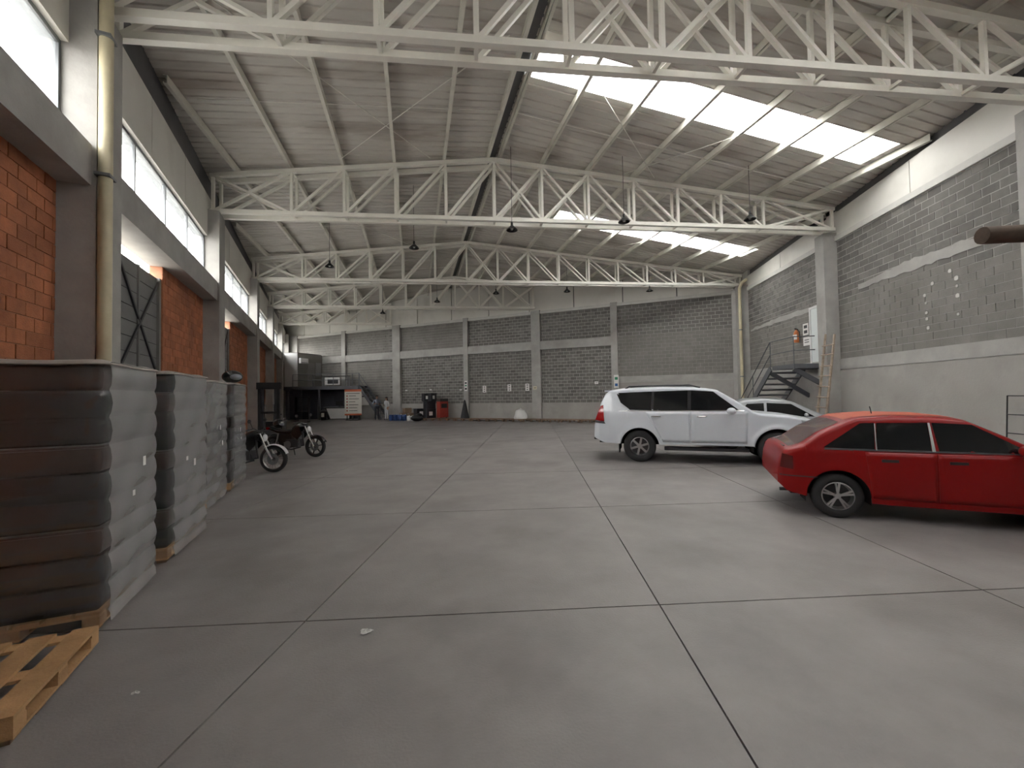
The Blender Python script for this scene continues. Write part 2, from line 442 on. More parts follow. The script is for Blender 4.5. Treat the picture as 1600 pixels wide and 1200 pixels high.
# ------------------------------------------------------------------ right wall
wr = struct('wall_right', 'right wall of grey blocks with concrete columns and a concrete base', 'wall')
for c in RCOL[:-1]: RF.box(MB(), c - .27, c + .27, 7.2, 7.95, -.8, -RB).build('cladding_panel', M_WHITE, wr)
for c in RCOL[:-1]: RF.box(MB(), c - .25, c + .25, 0, 7.2, -.8, 0).build('column', M_CONC, wr)
RF.box(MB(), 20.62, 21.5, 0, 7.2, -1.0, 0).build('column', M_CONC, wr)
RF.box(MB(), 20.62, 22.0, 7.2, 9.0, -1.0, -RB).build('corner_panel', M_WHITE, wr)
rects = []; mort = MB(); V0 = Y_NEAR / RF.d.y
rb = [(V0, RCOL[0] - .25)] + [(RCOL[k] + .25, RCOL[k + 1] - .25) for k in range(4)]
for k, (a, b) in enumerate(rb):
    RF.box(MB(), a, b, 0, 2.36, -.8, -RB + .03).build('plinth', M_CONC_D, wr)
    RF.box(MB(), a, b, 2.385, 2.75, -.8, -RB + .035).build('tie_beam', M_CONC, wr)
    rects.append((a, b, 2.75, 6.87)); RF.box(mort, a, b, 2.36, 6.9, -.8, -RB - .006)
    RF.box(MB(), a, b, 6.89, 7.07, -.8, -RB + .06).build('top_band', M_BAND, wr)
    n = 2 if b - a > 4 else 1
    for q in range(n):
        w = (b - a) / n; u0, u1 = a + q * w + .012, a + (q + 1) * w - .012
        P = [RF.pt(u0, 7.09, -RB), RF.pt(u1, 7.09, -RB)]
        P += [Vector((p.x, p.y, roof_z(p.x, p.y) - .30)) for p in (P[1], P[0])]
        MB().prism(P, RF.n * -.1).build('cladding_panel', M_WHITE, wr)
    RF.box(MB(), a, b, 7.0, 7.9, -.8, -RB - .11).build('backing_wall', M_GUTTER, wr)
mort.build('mortar_bed', M_MORTAR, wr)
masonry(RF, rects, .40, .206, .15, -RB, .022, wr, 'block', M_BLOCK, M_BLOCK_S, 300, smear=lambda u, z: z < 4.9 + .25 * math.sin(u * 1.3))
RF.box(MB(), V0, 21.6, 7.85, 9.1, -1.0, -RB - .12).build('gutter', M_GUTTER, wr)
# rough plaster strips smeared along the wall at mid height
def plaster(fr, wall, u0, u1, z, hgt, d, m):
    pts = []; n = 26
    for i in range(n + 1): pts.append(fr.pt(u0 + (u1 - u0) * i / n, z + random.uniform(-.03, .03), d))
    for i in range(n, -1, -1): pts.append(fr.pt(u0 + (u1 - u0) * i / n, z + hgt * (.4 + .6 * math.sin(PI * min(1, .15 + .8 * i / n))) + random.uniform(-.04, .04), d))
    MB().prism(pts, fr.n * .012).build('plaster_strip', m, wall)
plaster(RF, wr, 8.2, 12.6, 4.95, .30, -RB + .004, M_CONC)
plaster(RF, wr, 14.2, 20.4, 4.72, .22, -RB + .004, M_CONC)

for zx, zy, r in ((840, 335, .05), (775, 435, .045), (785, 500, .03), (790, 580, .04), (795, 630, .045), (805, 705, .05), (985, 230, .05), (1040, 290, .06), (1045, 355, .035), (1050, 435, .055), (1055, 590, .035)):
    u, z = RF.at(1300 + zx / 5.333, 380 + zy / 5.333, -RB)
    MB().prism([RF.pt(u + r * (1 + .3 * math.sin(3 * k)) * math.cos(k * PI / 4), z + r * math.sin(k * PI / 4), -RB + .003) for k in range(8)], RF.n * .01).build('plaster_dab', M_BAND, wr)
# ------------------------------------------------------------------ back wall
wb = struct('wall_back', 'oblique back wall of grey blocks framed by concrete columns and a beam', 'wall')
for c, hw in BCOL: BF.box(MB(), c - hw, c + hw, 0, 7.1, -.6, 0).build('column', M_CONC, wb)
mort = MB(); rects = []
for k in range(len(BCOL) - 1):
    a = BCOL[k][0] + BCOL[k][1]; b = BCOL[k + 1][0] - BCOL[k + 1][1]
    if k == 0:
        BF.box(MB(), a, b, 0, 2.30, -.6, -BW + .03).build('plinth', M_CONC_D, wb)
        BF.box(MB(), a, b, 2.32, 2.66, -.6, -BW + .035).build('tie_beam', M_CONC, wb)
        rects.append((a, b, 2.66, 6.87))
    else:
        BF.box(MB(), a, b, 0, 1.13, -.6, -BW + .03).build('plinth', M_CONC_D, wb)
        BF.box(MB(), a, b, 4.55, 5.09, -.6, -.03).build('beam', M_CONC, wb)
        rects.append((a, b, 1.13, 4.55)); rects.append((a, b, 5.09, 6.87))
    BF.box(mort, a, b, 0, 6.9, -.6, -BW - .006)
    BF.box(MB(), a, b, 6.88, 7.06, -.6, -.06).build('top_band', M_BAND, wb)
BF.box(MB(), -1.5, 37, 7.0, 9.6, -.6, -BW - .12).build('backing_wall', M_GUTTER, wb)
BF.box(MB(), -1.3, .05, 6.9, 9.3, -.6, -BW).build('cladding_panel', M_WHITE, wb)
mort.build('mortar_bed', M_MORTAR, wb)
masonry(BF, rects, .40, .203, .15, -BW, .022, wb, 'block', M_BLOCK, M_BLOCK_S, 0, smear=lambda u, z: (u < 6.3 and z < 5.0) or (z > 5.1 and 17 < u < 23) or u > 23.5)
u = 0.02
while u < 35:
    u1 = u + 3.0
    def top(q):
        p = BF.pt(q, 0, -BW); return BF.pt(q, roof_z(p.x, p.y) + .02, -BW)
    tb = roof_t(*BF.pt(u, 0, -BW).xy); te = roof_t(*BF.pt(u1, 0, -BW).xy)
    P = [BF.pt(u + .03, 7.08, -BW), BF.pt(u1 - .03, 7.08, -BW), top(u1 - .03)]
    if tb * te < 0: P.append(top(u + (u1 - u) * tb / (tb - te)))
    P.append(top(u + .03))
    MB().prism(P, BF.n * -.1).build('cladding_panel', M_WHITE, wb)
    u = u1
nw = MB().box(-3, 10, Y_NEAR - .3, Y_NEAR, 0, 9.6).build('wall_near', M_CONC_D)
tag(nw, 'plain grey wall behind the viewer', 'wall', kind='structure')

# ------------------------------------------------------------------ roof
ceil = struct('ceiling', 'pitched roof of cream ribbed metal sheets with clear skylight strips', 'ceiling')
SW = 1.036
STRIP = {-7: (.25, 5.5), 0: (.25, 9.6), 7: (.16, 10.42), 14: (3.1, 12.75)}  # rearmost strip is unseen, added behind the camera to brighten the foreground
RIB = []
for q in range(4):
    b0 = q * SW / 4
    RIB += [(b0, 0), (b0 + .18, 0), (b0 + .197, .028), (b0 + .235, .028), (b0 + .252, 0)]
RIB.append((SW, 0))
def sheet(s0, tf0, tf1, name, m, parent, rh=1.0):
    mb = MB()
    for ds, dz in RIB:
        s = s0 + ds
        for t in (tf0(s), tf1(s)):
            p = RQ + RR * s + RE * t; mb.v.append((p.x, p.y, ZR - KS * abs(t) + dz * rh))
    for k in range(len(RIB) - 1): mb.f.append((2 * k, 2 * k + 1, 2 * k + 3, 2 * k + 2)); mb.mi.append(0)
    return mb.build(name, m, parent, fix=False)
for k in range(-11, 42):
    s0 = 1.5 + k * SW; sm = s0 + SW / 2
    tr, tl = t_right(sm), t_left(sm)
    if tr <= tl: continue
    if tl < -.12: sheet(s0, t_left, lambda s: max(t_left(s), min(-.10, t_right(s))), 'roof_sheet', M_SHEET, ceil)
    if tr > .12:
        if k in STRIP:
            a, b = STRIP[k]
            sheet(s0, lambda s: a, lambda s: b, 'skylight_panel', M_SKYL, ceil, .15)
            if a > .5: sheet(s0, lambda s: .10, lambda s: a, 'roof_sheet', M_SHEET, ceil)
            sheet(s0, lambda s: b, t_right, 'roof_sheet', M_SHEET, ceil)
        else:
            sheet(s0, lambda s: .10, lambda s: max(.10, t_right(s)), 'roof_sheet', M_SHEET, ceil)
rc = MB()
a = RQ + RR * -9; b = RQ + RR * 31.2
rc.bar((a.x, a.y, ZR + .07), (b.x, b.y, ZR + .07), .5, .03); rc.bar((a.x, a.y, ZR + .02), (b.x, b.y, ZR + .02), .24, .06); rc.build('ridge_cap', M_GUTTER, ceil)

# purlins: C channels along the ridge direction
NTH = ['ridge', 'first', 'second', 'third', 'fourth', 'fifth', 'sixth', 'seventh', 'eighth', 'ninth', 'tenth', 'eleventh', 'twelfth']
def purlin(t, label, name='roof_purlin'):
    ss = [s / 10 for s in range(-88, 420) if t_left(s / 10) + .35 < t < t_right(s / 10) - .2]
    if len(ss) < 12: return
    s0, s1 = ss[0], ss[-1]; z = ZR - KS * abs(t) - .012; sg = 1 if t > 0 else -1
    P = lambda s, dt, dz: RQ + RR * s + RE * (t + dt) + Vector((0, 0, z + dz))
    mb = MB()
    for (t0, t1, z0, z1) in ((-.008, .008, -.19, 0), (-.008, .075 * sg, -.19, -.174), (-.008, .075 * sg, -.016, 0), (.065 * sg, .075 * sg, -.174, -.15)):
        mb.quad8([P(s0, t0, z0), P(s0, t1, z0), P(s1, t1, z0), P(s1, t0, z0), P(s0, t0, z1), P(s0, t1, z1), P(s1, t1, z1), P(s1, t0, z1)])
    o = mb.build(name, M_PURLIN)
    tag(o, label, 'purlin', 'cream roof purlins')
PS = 1.517
purlin(-.15, 'cream roof purlin just left of the dark ridge gap'); purlin(.15, 'cream roof purlin just right of the dark ridge gap')
for i in range(1, 9): purlin(-PS * i, '%s cream roof purlin to the left of the ridge' % NTH[i])
for i in range(1, 9): purlin(PS * i, '%s cream roof purlin to the right of the ridge' % NTH[i])

# trusses
def truss(k, Y, xl, xr, label):
    xc = 2.539 - .12 * Y
    o = Vector((xl, Y, 7.25)); T = thing('roof_truss', label, 'truss', o, group='cream steel roof trusses')
    zb = 7.25; PX = 1.528
    top = lambda x, y: roof_z(x, y) - .262
    idx = [i for i in range(-9, 12) if xl + 1.35 < xc + i * PX < xr - 1.2]
    nodes = [xl + .08] + [xc + i * PX for i in idx] + [xr - .08]
    for pl in (0, 1):
        y = Y + pl * .40
        A = lambda x: (x, y, zb); B = lambda x: (x, y, top(x, y))
        barpart('bottom_chord', A(xl), A(xr), .12, .12, M_STEEL, T, origin=o)
        if xl < xc < xr:
            barpart('top_chord', B(xl), B(xc), .12, .12, M_STEEL, T, origin=o); barpart('top_chord', B(xc), B(xr), .12, .12, M_STEEL, T, origin=o)
        else: barpart('top_chord', B(xl), B(xr), .12, .12, M_STEEL, T, origin=o)
        for x in nodes: barpart('vertical', A(x), B(x), .075, .075, M_STEEL, T, origin=o)
        for q in range(len(nodes) - 1):
            a, b = nodes[q], nodes[q + 1]; mid = (a + b) / 2
            end = q == 0 or q == len(nodes) - 2
            cross = end or (0 < mid - xc < 2 * PX)
            up = mid < xc
            if up or cross: barpart('diagonal', A(a), B(b), .075, .075, M_STEEL, T, up=(0, 1, 0), origin=o)
            if (not up) or end: barpart('diagonal', B(a), A(b), .06, .075, M_STEEL, T, up=(0, 1, 0), origin=o)
    for x in nodes:
        barpart('batten', (x, Y, zb), (x, Y + .40, zb), .06, .06, M_STEEL, T, origin=o)
        barpart('batten', (x, Y, top(x, Y)), (x, Y + .40, top(x, Y)), .06, .06, M_STEEL, T, origin=o)
    return T
lx = lambda Y: LF.o.x - .3265 * Y - .22
rx = lambda Y: RF.o.x + .235 * (Y + .3) + .15
bx_ = lambda Y: 14.4 - (Y - 20.5) / 17.7 * 29.6
truss(0, YT[0], lx(6.6), rx(6.6), 'cream steel roof truss nearest the viewer, cut off by the top of the picture')
truss(1, YT[1], lx(13.2), rx(13.2), 'cream steel roof truss second from the viewer, spanning between both side walls')
truss(2, YT[2], lx(20.4), rx(20.2), 'cream steel roof truss third from the viewer, ending at the right rear corner')
truss(3, YT[3], lx(26.5), bx_(26.5) + .1, 'shorter cream steel roof truss ending on the back wall column above the white notices')
truss(4, YT[4], lx(32.5), bx_(32.5) + .1, 'shortest cream steel roof truss, deepest in the left rear corner')

# bracing rods under the roof
def rod(p, q, label):
    o = MB().tube([p, q], .011, 6).build('brace_rod', M_STEEL, smooth='all'); tag(o, label, 'rod', 'thin roof bracing rods')
def rp(x, Y): return Vector((x, Y, roof_z(x, Y) - .2))
def rline(s, ta, tb): 
    f = lambda t: RQ + RR * s + RE * t + Vector((0, 0, ZR - KS * abs(t) - .17))
    return f(ta), f(tb)
for s, nm in ((4.2, 'in the nearest bay'), (10.9, 'before the second truss'), (18.2, 'before the third truss'), (24.6, 'before the fourth truss')):
    rod(*rline(s, t_left(s) + .8, -.2), 'thin level rod across the left roof slope %s' % nm)
    if t_right(s) > 2: rod(*rline(s, .2, t_right(s) - .7), 'thin level rod across the right roof slope %s' % nm)
for (x0, y0, x1, y1, nm) in ((-4.6, 7.0, -1.0, 12.8, 'left slope from the nearest truss towards the second'), (-3.6, 12.6, 1.0, 8.4, 'left slope from the second truss up to the ridge'), (2.2, 8.3, 6.2, 12.8, 'right slope from the ridge down to the second truss'), (5.2, 12.8, 10.4, 7.0, 'right slope from the second truss under the skylight'), (-6.6, 13.5, -2.6, 20.1, 'left slope between the second and third trusses'), (6.0, 20.0, 11.5, 13.6, 'right slope between the third and second trusses')):
    rod(rp(x0, y0), rp(x1, y1), 'thin diagonal rod on the %s' % nm)
# ------------------------------------------------------------------ pallets and wrapped stacks
M_FILM = glass_mat('stretch_film', (0.80, 0.81, 0.82), 0.88, 0.10, 0.07, 3.2)
M_AISLE_HAZE = glass_mat('milky_haze_film', (0.80, 0.81, 0.82), 0.50, 0.2, 0.08, 3.0)  # milky tone lightens the aisle side in place of light
M_TRAY = mat('black_tray', (0.012, 0.011, 0.011), 0.25, var=0.2)
M_TRAY_B = mat('brown_tray', (0.04, 0.02, 0.014), 0.3, var=0.2)
M_CARD = mat('grey_cardboard', (0.36, 0.33, 0.30), 0.7, var=0.08)
M_PAPER = mat('paper_label', (0.75, 0.74, 0.72), 0.6, var=0.03)

def pallet_parts(T, W, L, m, nb=6, z0=0.0):
    """x runs across 0..W away from the aisle, y along 0..L; boards lie along y; returns the deck height"""
    bw = .135 if W > .9 else .12
    board = MB().box(-bw / 2, bw / 2, 0, L, 0, .02).mesh('deck_board', m)
    for i in range(nb): place('deck_board', board, T, loc=(bw / 2 + (W - bw) * i / (nb - 1), 0, z0 + .128))
    cross = MB().box(0, W, 0, .10, 0, .018).mesh('stringer_board', m)
    for y in (0, L / 2 - .05, L - .10): place('stringer_board', cross, T, loc=(0, y, z0 + .110))
    blk = MB().box(-.05, .05, 0, .11, 0, .062).mesh('block', m)
    for x in (.05, W / 2, W - .05):
        for y in (0, L / 2 - .055, L - .11): place('block', blk, T, loc=(x, y, z0 + .048))
    skid = MB().box(-.05, .05, 0, L, 0, .016).mesh('bottom_board', m)
    for x in (.05, W / 2, W - .05): place('bottom_board', skid, T, loc=(x, 0, z0 + .032))
    foot = MB().box(-.04, .04, 0, .09, 0, .032).mesh('foot', M_WOOD_D)
    for x in (.06, W - .06):
        for y in (.02, L * .36, L * .64, L - .11): place('foot', foot, T, loc=(x, y, z0))
    return z0 + .148

def rring(W, L, r, off, n=5):
    pts = []
    for cx, cy, a0 in ((W - r, r, -90), (W - r, L - r, 0), (r, L - r, 90), (r, r, 180)):
        for k in range(n + 1):
            a = math.radians(a0 + 90 * k / n); pts.append((cx + (r + off) * math.cos(a), cy + (r + off) * math.sin(a)))
    # straight edges subdivided so the film can wrinkle
    out = []
    for i in range(len(pts)):
        a, b = pts[i], pts[(i + 1) % len(pts)]; d = math.hypot(b[0] - a[0], b[1] - a[1]); k = max(1, int(d / .09))
        for q in range(k): out.append((a[0] + (b[0] - a[0]) * q / k, a[1] + (b[1] - a[1]) * q / k))
    return out

def wrapped_stack(C, a, L, W, label, seed):
    rnd = random.Random(seed)
    ang = math.atan2(a[1], a[0]) - PI / 2        # y local along the aisle edge
    # local x must point to the left of the aisle edge: mirror by building with negative x
    T = thing('wrapped_stack', label, 'pallet stack', (C[0], C[1], 0), ang, 'film wrapped stacks along the left wall')
    sub = []
    zd = pallet_parts(T, W - .07, L - .06, M_WOOD, 6)
    for o in list(T.children): o.location.x += .045; o.location.y += .03
    n = 9; H = 2.005; lh = (H - zd) / n
    tray = {}
    for i in range(n):
        for key, m in (('b', M_TRAY), ('w', M_TRAY_B)):
            if key in tray: continue
            mb = MB(); ins = .058
            zs = [(0.0, -.012), (.02, .0), (lh * .5, .008), (lh - .03, .0), (lh - .026, .013), (lh - .010, .013), (lh - .006, -.014)]
            rings = [[(x + ins, y + ins, z) for x, y in rring(W - 2 * ins, L - 2 * ins, .035, o)] for z, o in zs]
            k = len(rings[0])
            for r in rings: mb.v += r
            for q in range(len(rings) - 1):
                for t in range(k): mb.f.append((q * k + t, q * k + (t + 1) % k, (q + 1) * k + (t + 1) % k, (q + 1) * k + t)); mb.mi.append(0)
            mb.f.append(tuple(range((len(rings) - 1) * k, len(rings) * k))); mb.mi.append(0)
            tray[key] = mb.mesh('tray', m, smooth=True)
        place('tray', tray['b' if (i * 7 + seed) % 3 else 'w'], T, loc=(0, 0, zd + i * lh))
    # stretch film shell: pinched between the layers, bellied over each of them
    mb = MB(); rings = []
    prof = [(zd - .085, .012), (zd - .02, .006)]
    for i in range(n):
        for fr_, of in ((.02, -.006), (.18, .006), (.5, .012 + rnd.uniform(-.003, .004)), (.82, .005), (.97, -.006)): prof.append((zd + (i + fr_) * lh, of))
    prof.append((H + .004, .006))
    k = None
    for z, of in prof:
        r = rring(W - .03, L - .03, .04, of); k = len(r); n0 = len(mb.v); rings.append(n0)
        for t, (x, y) in enumerate(r):
            cx, cy = x - W / 2, y - L / 2; dd = math.hypot(cx, cy); j = rnd.uniform(-.004, .004) + .004 * math.sin(7 * z + t * .35)
            mb.v.append((x + .015 + cx / dd * j, y + .015 + cy / dd * j, z))
    for q in range(len(rings) - 1):
        for t in range(k): mb.f.append((rings[q] + t, rings[q] + (t + 1) % k, rings[q + 1] + (t + 1) % k, rings[q + 1] + t)); mb.mi.append(0)
    mb.build('stretch_film', M_FILM, T, smooth='all')
    # added milky sheet that paints in the brighter light on the aisle side
    zs_ = [q for q in prof]; ny = 16
    def ovl(p, q):
        i = q * (len(zs_) - 1); z, of = zs_[int(round(i))]
        y = .035 + (L - .07) * p
        return (.015 - of - .018 + .004 * math.sin(11 * z + 9 * y + seed) * math.sin(PI * p) - .003, y, z)
    MB().grid(ovl, ny, len(zs_) - 1).build('aisle_haze', M_AISLE_HAZE, T, smooth='all')
    # cover sheet, edges drooping a little
    def cov(p, q):
        x, y = -.02 + (W + .04) * p, -.02 + (L + .04) * q
        e = max(abs(p - .5), abs(q - .5)) * 2
        return (x, y, H + .018 - .03 * max(0, e - .9) / .1 + .006 * math.sin(9 * x + seed) * math.cos(7 * y))
    mb = MB().grid(cov, 14, 14); o = mb.build('cover_sheet', M_CARD, T, smooth='all')
    sd = o.modifiers.new('thickness', 'SOLIDIFY'); sd.thickness = .012
    for q in range(2):
        y, z = L * rnd.uniform(.3, .7), rnd.uniform(.9, 1.5)
        MB().box(-.034, -.030, y, y + rnd.choice((.04, .05)), z, z + rnd.choice((.045, .08))).build('label_sticker', M_PAPER, T)
    # mirror: the stack lies on the left of its aisle edge
    T.scale = (1, 1, 1)
    return T
def left_of(C, a):
    """frame whose x axis points left of the aisle direction: start from the far end and run back"""
    return C
STACKS = [((-2.68, 3.44), (-3.06, 4.60), 1.0, 1.02, 'tall film wrapped stack of dark trays nearest the viewer behind the empty pallet'),
          ((-3.10, 4.78), (-3.40, 5.94), 1.08, 1.0, 'film wrapped stack of dark trays second from the viewer along the left wall'),
          ((-3.91, 6.74), (-4.24, 7.94), 1.20, 1.0, 'film wrapped stack of dark trays third from the viewer along the left wall'),
          ((-4.31, 8.27), (-4.72, 9.60), 1.20, 1.0, 'film wrapped stack of dark trays nearest the motorcycles, farthest of the four')]
for k, (C, D, L, W, lab) in enumerate(STACKS):
    a = Vector((D[0] - C[0], D[1] - C[1], 0)).normalized()
    # local +x = a rotated +90 deg (to the left wall); local y = -a, so the origin sits at the far aisle corner
    far = Vector((C[0], C[1], 0)) + a * L
    T = wrapped_stack((far.x, far.y), (-a.x, -a.y), L, W, lab, k + 1)

a = Vector((-.33, .944, 0)).normalized(); far = Vector((-2.27, 2.38, 0)) + a * .92
T = thing('wooden_pallet', 'empty wooden pallet on the floor in the lower left corner', 'pallet', far, math.atan2(-a.y, -a.x) - PI / 2)
pallet_parts(T, 1.2, .92, M_WOOD, 6)

# black bag on the third stack
hb = thing('helmet_bag', 'shiny black helmet lying on top of the wrapped pallet stacks', 'helmet', px_y(363, 592, 9.0).xy.to_3d() + Vector((0, 0, 2.035)))
mb = MB().ball((0, 0, .13), .19, .15, .13, 16, 10); mb.build('shell', mat('helmet_black', (.015, .015, .017), .18, var=.05, coat=.6), hb, True)
MB().ball((.09, -.05, .12), .115, .115, .07, 12, 8).build('visor', mat('visor_grey', (.25, .27, .3), .12, var=.03), hb, True)

# ------------------------------------------------------------------ cars
def lerp_prof(pr, x):
    if x <= pr[0][0]: return pr[0][1]
    for (x0, z0), (x1, z1) in zip(pr, pr[1:]):
        if x <= x1: return z0 + (z1 - z0) * (x - x0) / max(1e-6, x1 - x0)
    return pr[-1][1]
M_TINT = mat('tinted_car_glass', (0.010, 0.011, 0.012), 0.06, var=0.02, spec=0.6)
M_LINER = mat('wheel_arch_liner', (0.012, 0.012, 0.013), 0.9, var=0.1)

class Car:
    def __init__(s, sp): s.sp = sp
    def zt(s, x): return lerp_prof(s.sp['top'], x)
    def zl(s, x):
        sp = s.sp; z = lerp_prof(sp['low'], x)
        for ax in sp['axles']:
            d = abs(x - ax)
            if d < sp['arch']: z = max(z, sp['wr'] + math.sqrt(max(0, sp['arch'] ** 2 - d * d)))
        return z
    def hw(s, x, z):
        sp = s.sp; w = lerp_prof(sp['wid'], x); b = sp['belt']
        if z <= b:
            q = (z - sp['mid']) / .5; y = w * (1 - .035 * q * q)
        else:
            q = (b - sp['mid']) / .5; y = w * (1 - .035 * q * q) - sp['tumble'] * (z - b) - .012
        for ax in sp['axles']:
            d = math.hypot(x - ax, z - sp['wr']); y += sp['flare'] * math.exp(-((d - sp['arch'] - .03) / .05) ** 2)
        return y
    def section(s, x):
        zl, zt = s.zl(x), s.zt(x); rr = min(s.sp['rnd'], max(.02, (zt - zl) * .4))
        pts = []; n = 12; zs = zt - rr
        for i in range(n + 1):
            z = zl + (zs - zl) * i / n; pts.append((s.hw(x, z), z))
        y0 = s.hw(x, zs); ry = min(rr * 1.3, y0 * .5)
        for i in range(1, 6):
            a = PI / 2 * i / 5; pts.append((y0 - ry * (1 - math.cos(a)), zs + rr * math.sin(a)))
        y1 = y0 - ry
        for i in range(1, 6):
            q = 1 - i / 5; pts.append((y1 * q, zt + s.sp['crown'] * (1 - q * q)))
        return pts
    def shell(s, m, T):
        sp = s.sp; L = sp['L']; xs = set(round(i * .06, 4) for i in range(int(L / .06) + 1)) | {0.0, L}
        for x, _ in sp['top'] + sp['wid']: xs.add(round(x, 4))
        for ax in sp['axles']:
            for k in range(25): xs.add(round(ax - sp['arch'] * math.cos(PI * k / 24), 5))
            xs.add(round(ax - sp['arch'] - .002, 5)); xs.add(round(ax + sp['arch'] + .002, 5))
        xs = sorted(x for x in xs if 0 <= x <= L)
        mb = MB(); secs = [s.section(x) for x in xs]; n = len(secs[0])
        for sg in (1, -1):
            b = len(mb.v)
            for x, sec in zip(xs, secs):
                for y, z in sec: mb.v.append((x, sg * y, z))
            for i in range(len(xs) - 1):
                for j in range(n - 1):
                    q = b + i * n + j; mb.f.append((q, q + 1, q + n + 1, q + n)); mb.mi.append(0)
            for i in (0, len(xs) - 1):
                q = b + i * n; c = len(mb.v); mb.v.append((xs[i], 0, secs[i][0][1]))
                for j in range(n - 1): mb.f.append((q + j, q + j + 1, c)); mb.mi.append(0)
        return mb.build('body', m, T, smooth=32)
    def patch(s, poly, off, name, m, T, sides=(-1, 1), nu=14, nv=6, th=0.0):
        """four-sided patch (x, z) corners a-b-c-d (a-b bottom, d-c top) laid on the body side"""
        res = []
        a, b, c, d = poly
        for sg in sides:
            def fn(p, q):
                x = (a[0] * (1 - p) + b[0] * p) * (1 - q) + (d[0] * (1 - p) + c[0] * p) * q
                z = (a[1] * (1 - p) + b[1] * p) * (1 - q) + (d[1] * (1 - p) + c[1] * p) * q
                return (x, sg * (s.hw(x, z) + off), z)
            o = MB().grid(fn, nu, nv).build(name, m, T, smooth='all')
            if th:
                md = o.modifiers.new('thickness', 'SOLIDIFY'); md.thickness = th; md.offset = 0
            res.append(o)
        return res
    def tpatch(s, x0, x1, y0f, y1f, off, name, m, T, lift=True):
        """patch on the upper surface between stations x0 and x1, half widths y0f..y1f"""
        def fn(p, q):
            x = x0 + (x1 - x0) * p; w = y0f + (y1f - y0f) * p; y = (q * 2 - 1) * w
            zt = s.zt(x); rr = s.sp['rnd']; e = s.hw(x, zt - rr) - rr * 1.3
            z = zt + s.sp['crown'] * (1 - min(1, abs(y) / max(.05, e)) ** 2)
            dx = .01; dz = (s.zt(x + dx) - s.zt(x - dx)) / (2 * dx); L_ = math.hypot(1, dz)
            return (x - off * dz / L_, y, z + off / L_)
        return MB().grid(fn, 14, 14).build(name, m, T, smooth='all')

def wheel(T, loc, R, w, rimr, nsp, m_rim, side=-1, twin=False):
    P = thing_part('wheel', T, loc)
    tp = [(rimr, -w / 2 + .01), (rimr + .02, -w / 2), (R - .03, -w / 2 + .004), (R - .006, -w / 2 + .03), (R, -w / 2 + .055), (R, w / 2 - .055), (R - .006, w / 2 - .03), (R - .03, w / 2 - .004), (rimr + .02, w / 2), (rimr, w / 2 - .01)]
    MB().lathe(tp, 40, 'y').build('tyre', M_RUBBER, P, smooth=50)
    d = side * (w / 2 - .015)
    MB().lathe([(rimr + .002, d), (rimr - .012, d + side * .006), (rimr - .022, d - side * .02), (rimr - .03, 0), (rimr - .03, -d)], 36, 'y').build('rim', m_rim, P, smooth=True)
    MB().lathe([(rimr - .02, d - side * .075), (.001, d - side * .075)], 24, 'y').build('brake_disc', M_DARK, P)
    mb = MB()
    for k in range(nsp):
        an = 2 * PI * k / nsp + .3
        for dl in ((-.13, .13) if twin else (0,)):
            c0, c1 = math.cos(an + dl * .4), math.sin(an + dl * .4); e0, e1 = math.cos(an + dl), math.sin(an + dl)
            ws = .022 if twin else .05
            mb.bar((c0 * .03, d - side * .012, c1 * .03), (e0 * (rimr - .01), d - side * .01, e1 * (rimr - .01)), .022, ws, up=(-e1, 0, e0))
    mb.build('spokes', m_rim, P)
    MB().lathe([(.001, d + side * .006), (.035, d + side * .004), (.045, d - side * .03)], 18, 'y').build('hub_cap', m_rim, P, smooth=True)
    return P
def thing_part(name, T, loc):
    """a part that carries sub-parts: a small axle mesh"""
    o = MB().tube([(0, -.06, 0), (0, .06, 0)], .03, 10).build(name, M_DARK, T); o.location = loc; return o
def car_common(c, T, m_rim, tw, rimr, nsp, twin=False):
    sp = c.sp
    for ax in sp['axles']:
        tr = lerp_prof(sp['wid'], ax) - tw / 2 - .015
        for sg in (-1, 1): wheel(T, (ax, sg * tr, sp['wr']), sp['wr'], tw, rimr, nsp, m_rim, sg, twin)
        R = sp['arch'] + .01; W = lerp_prof(sp['wid'], ax) - .03
        for sg in (-1, 1):
            mb = MB()
            def fn(p, q): an = PI * p; return (ax - R * math.cos(an), sg * (W - (W - .45) * q), sp['wr'] + R * math.sin(an) if 0 < p < 1 else sp['wr'] - .1)
            mb.grid(fn, 18, 1)
            b = len(mb.v); pts = [(ax - R * math.cos(PI * k / 18), sg * .45, sp['wr'] + R * math.sin(PI * k / 18)) for k in range(19)]
            mb.v += pts; mb.f.append(tuple(range(b, b + 19))); mb.mi.append(0)
            mb.build('wheel_arch_liner', M_LINER, T)
    zf = min(z for _, z in sp['low']) + .05
    ax0, ax1 = sp['axles']; A = sp['arch'] + .02
    mb = MB(); w = .55
    mb.box(.25, sp['L'] - .25, -.44, .44, zf, zf + .1)
    for x0, x1 in ((.15, ax0 - A), (ax0 + A, ax1 - A), (ax1 + A, sp['L'] - .2)):
        if x1 > x0: mb.box(x0, x1, -lerp_prof(sp['wid'], (x0 + x1) / 2) + .12, lerp_prof(sp['wid'], (x0 + x1) / 2) - .12, zf, zf + .06)
    mb.build('underbody', M_LINER, T)
    mb = MB().box(.35, sp['L'] - 1.3, -.5, .5, .6, sp['belt'] - .12); mb.build('cabin_floor', M_LINER, T)

def car_place(name, label, P, axle_x, axle_y, heading):
    """P: ground point under the near rear wheel's outer face"""
    T = thing(name, label, 'car', (0, 0, 0), heading)
    R = Matrix.Rotation(heading, 3, 'Z'); T.location = Vector((P[0], P[1], 0)) - R @ Vector((axle_x, axle_y, 0))
    return T

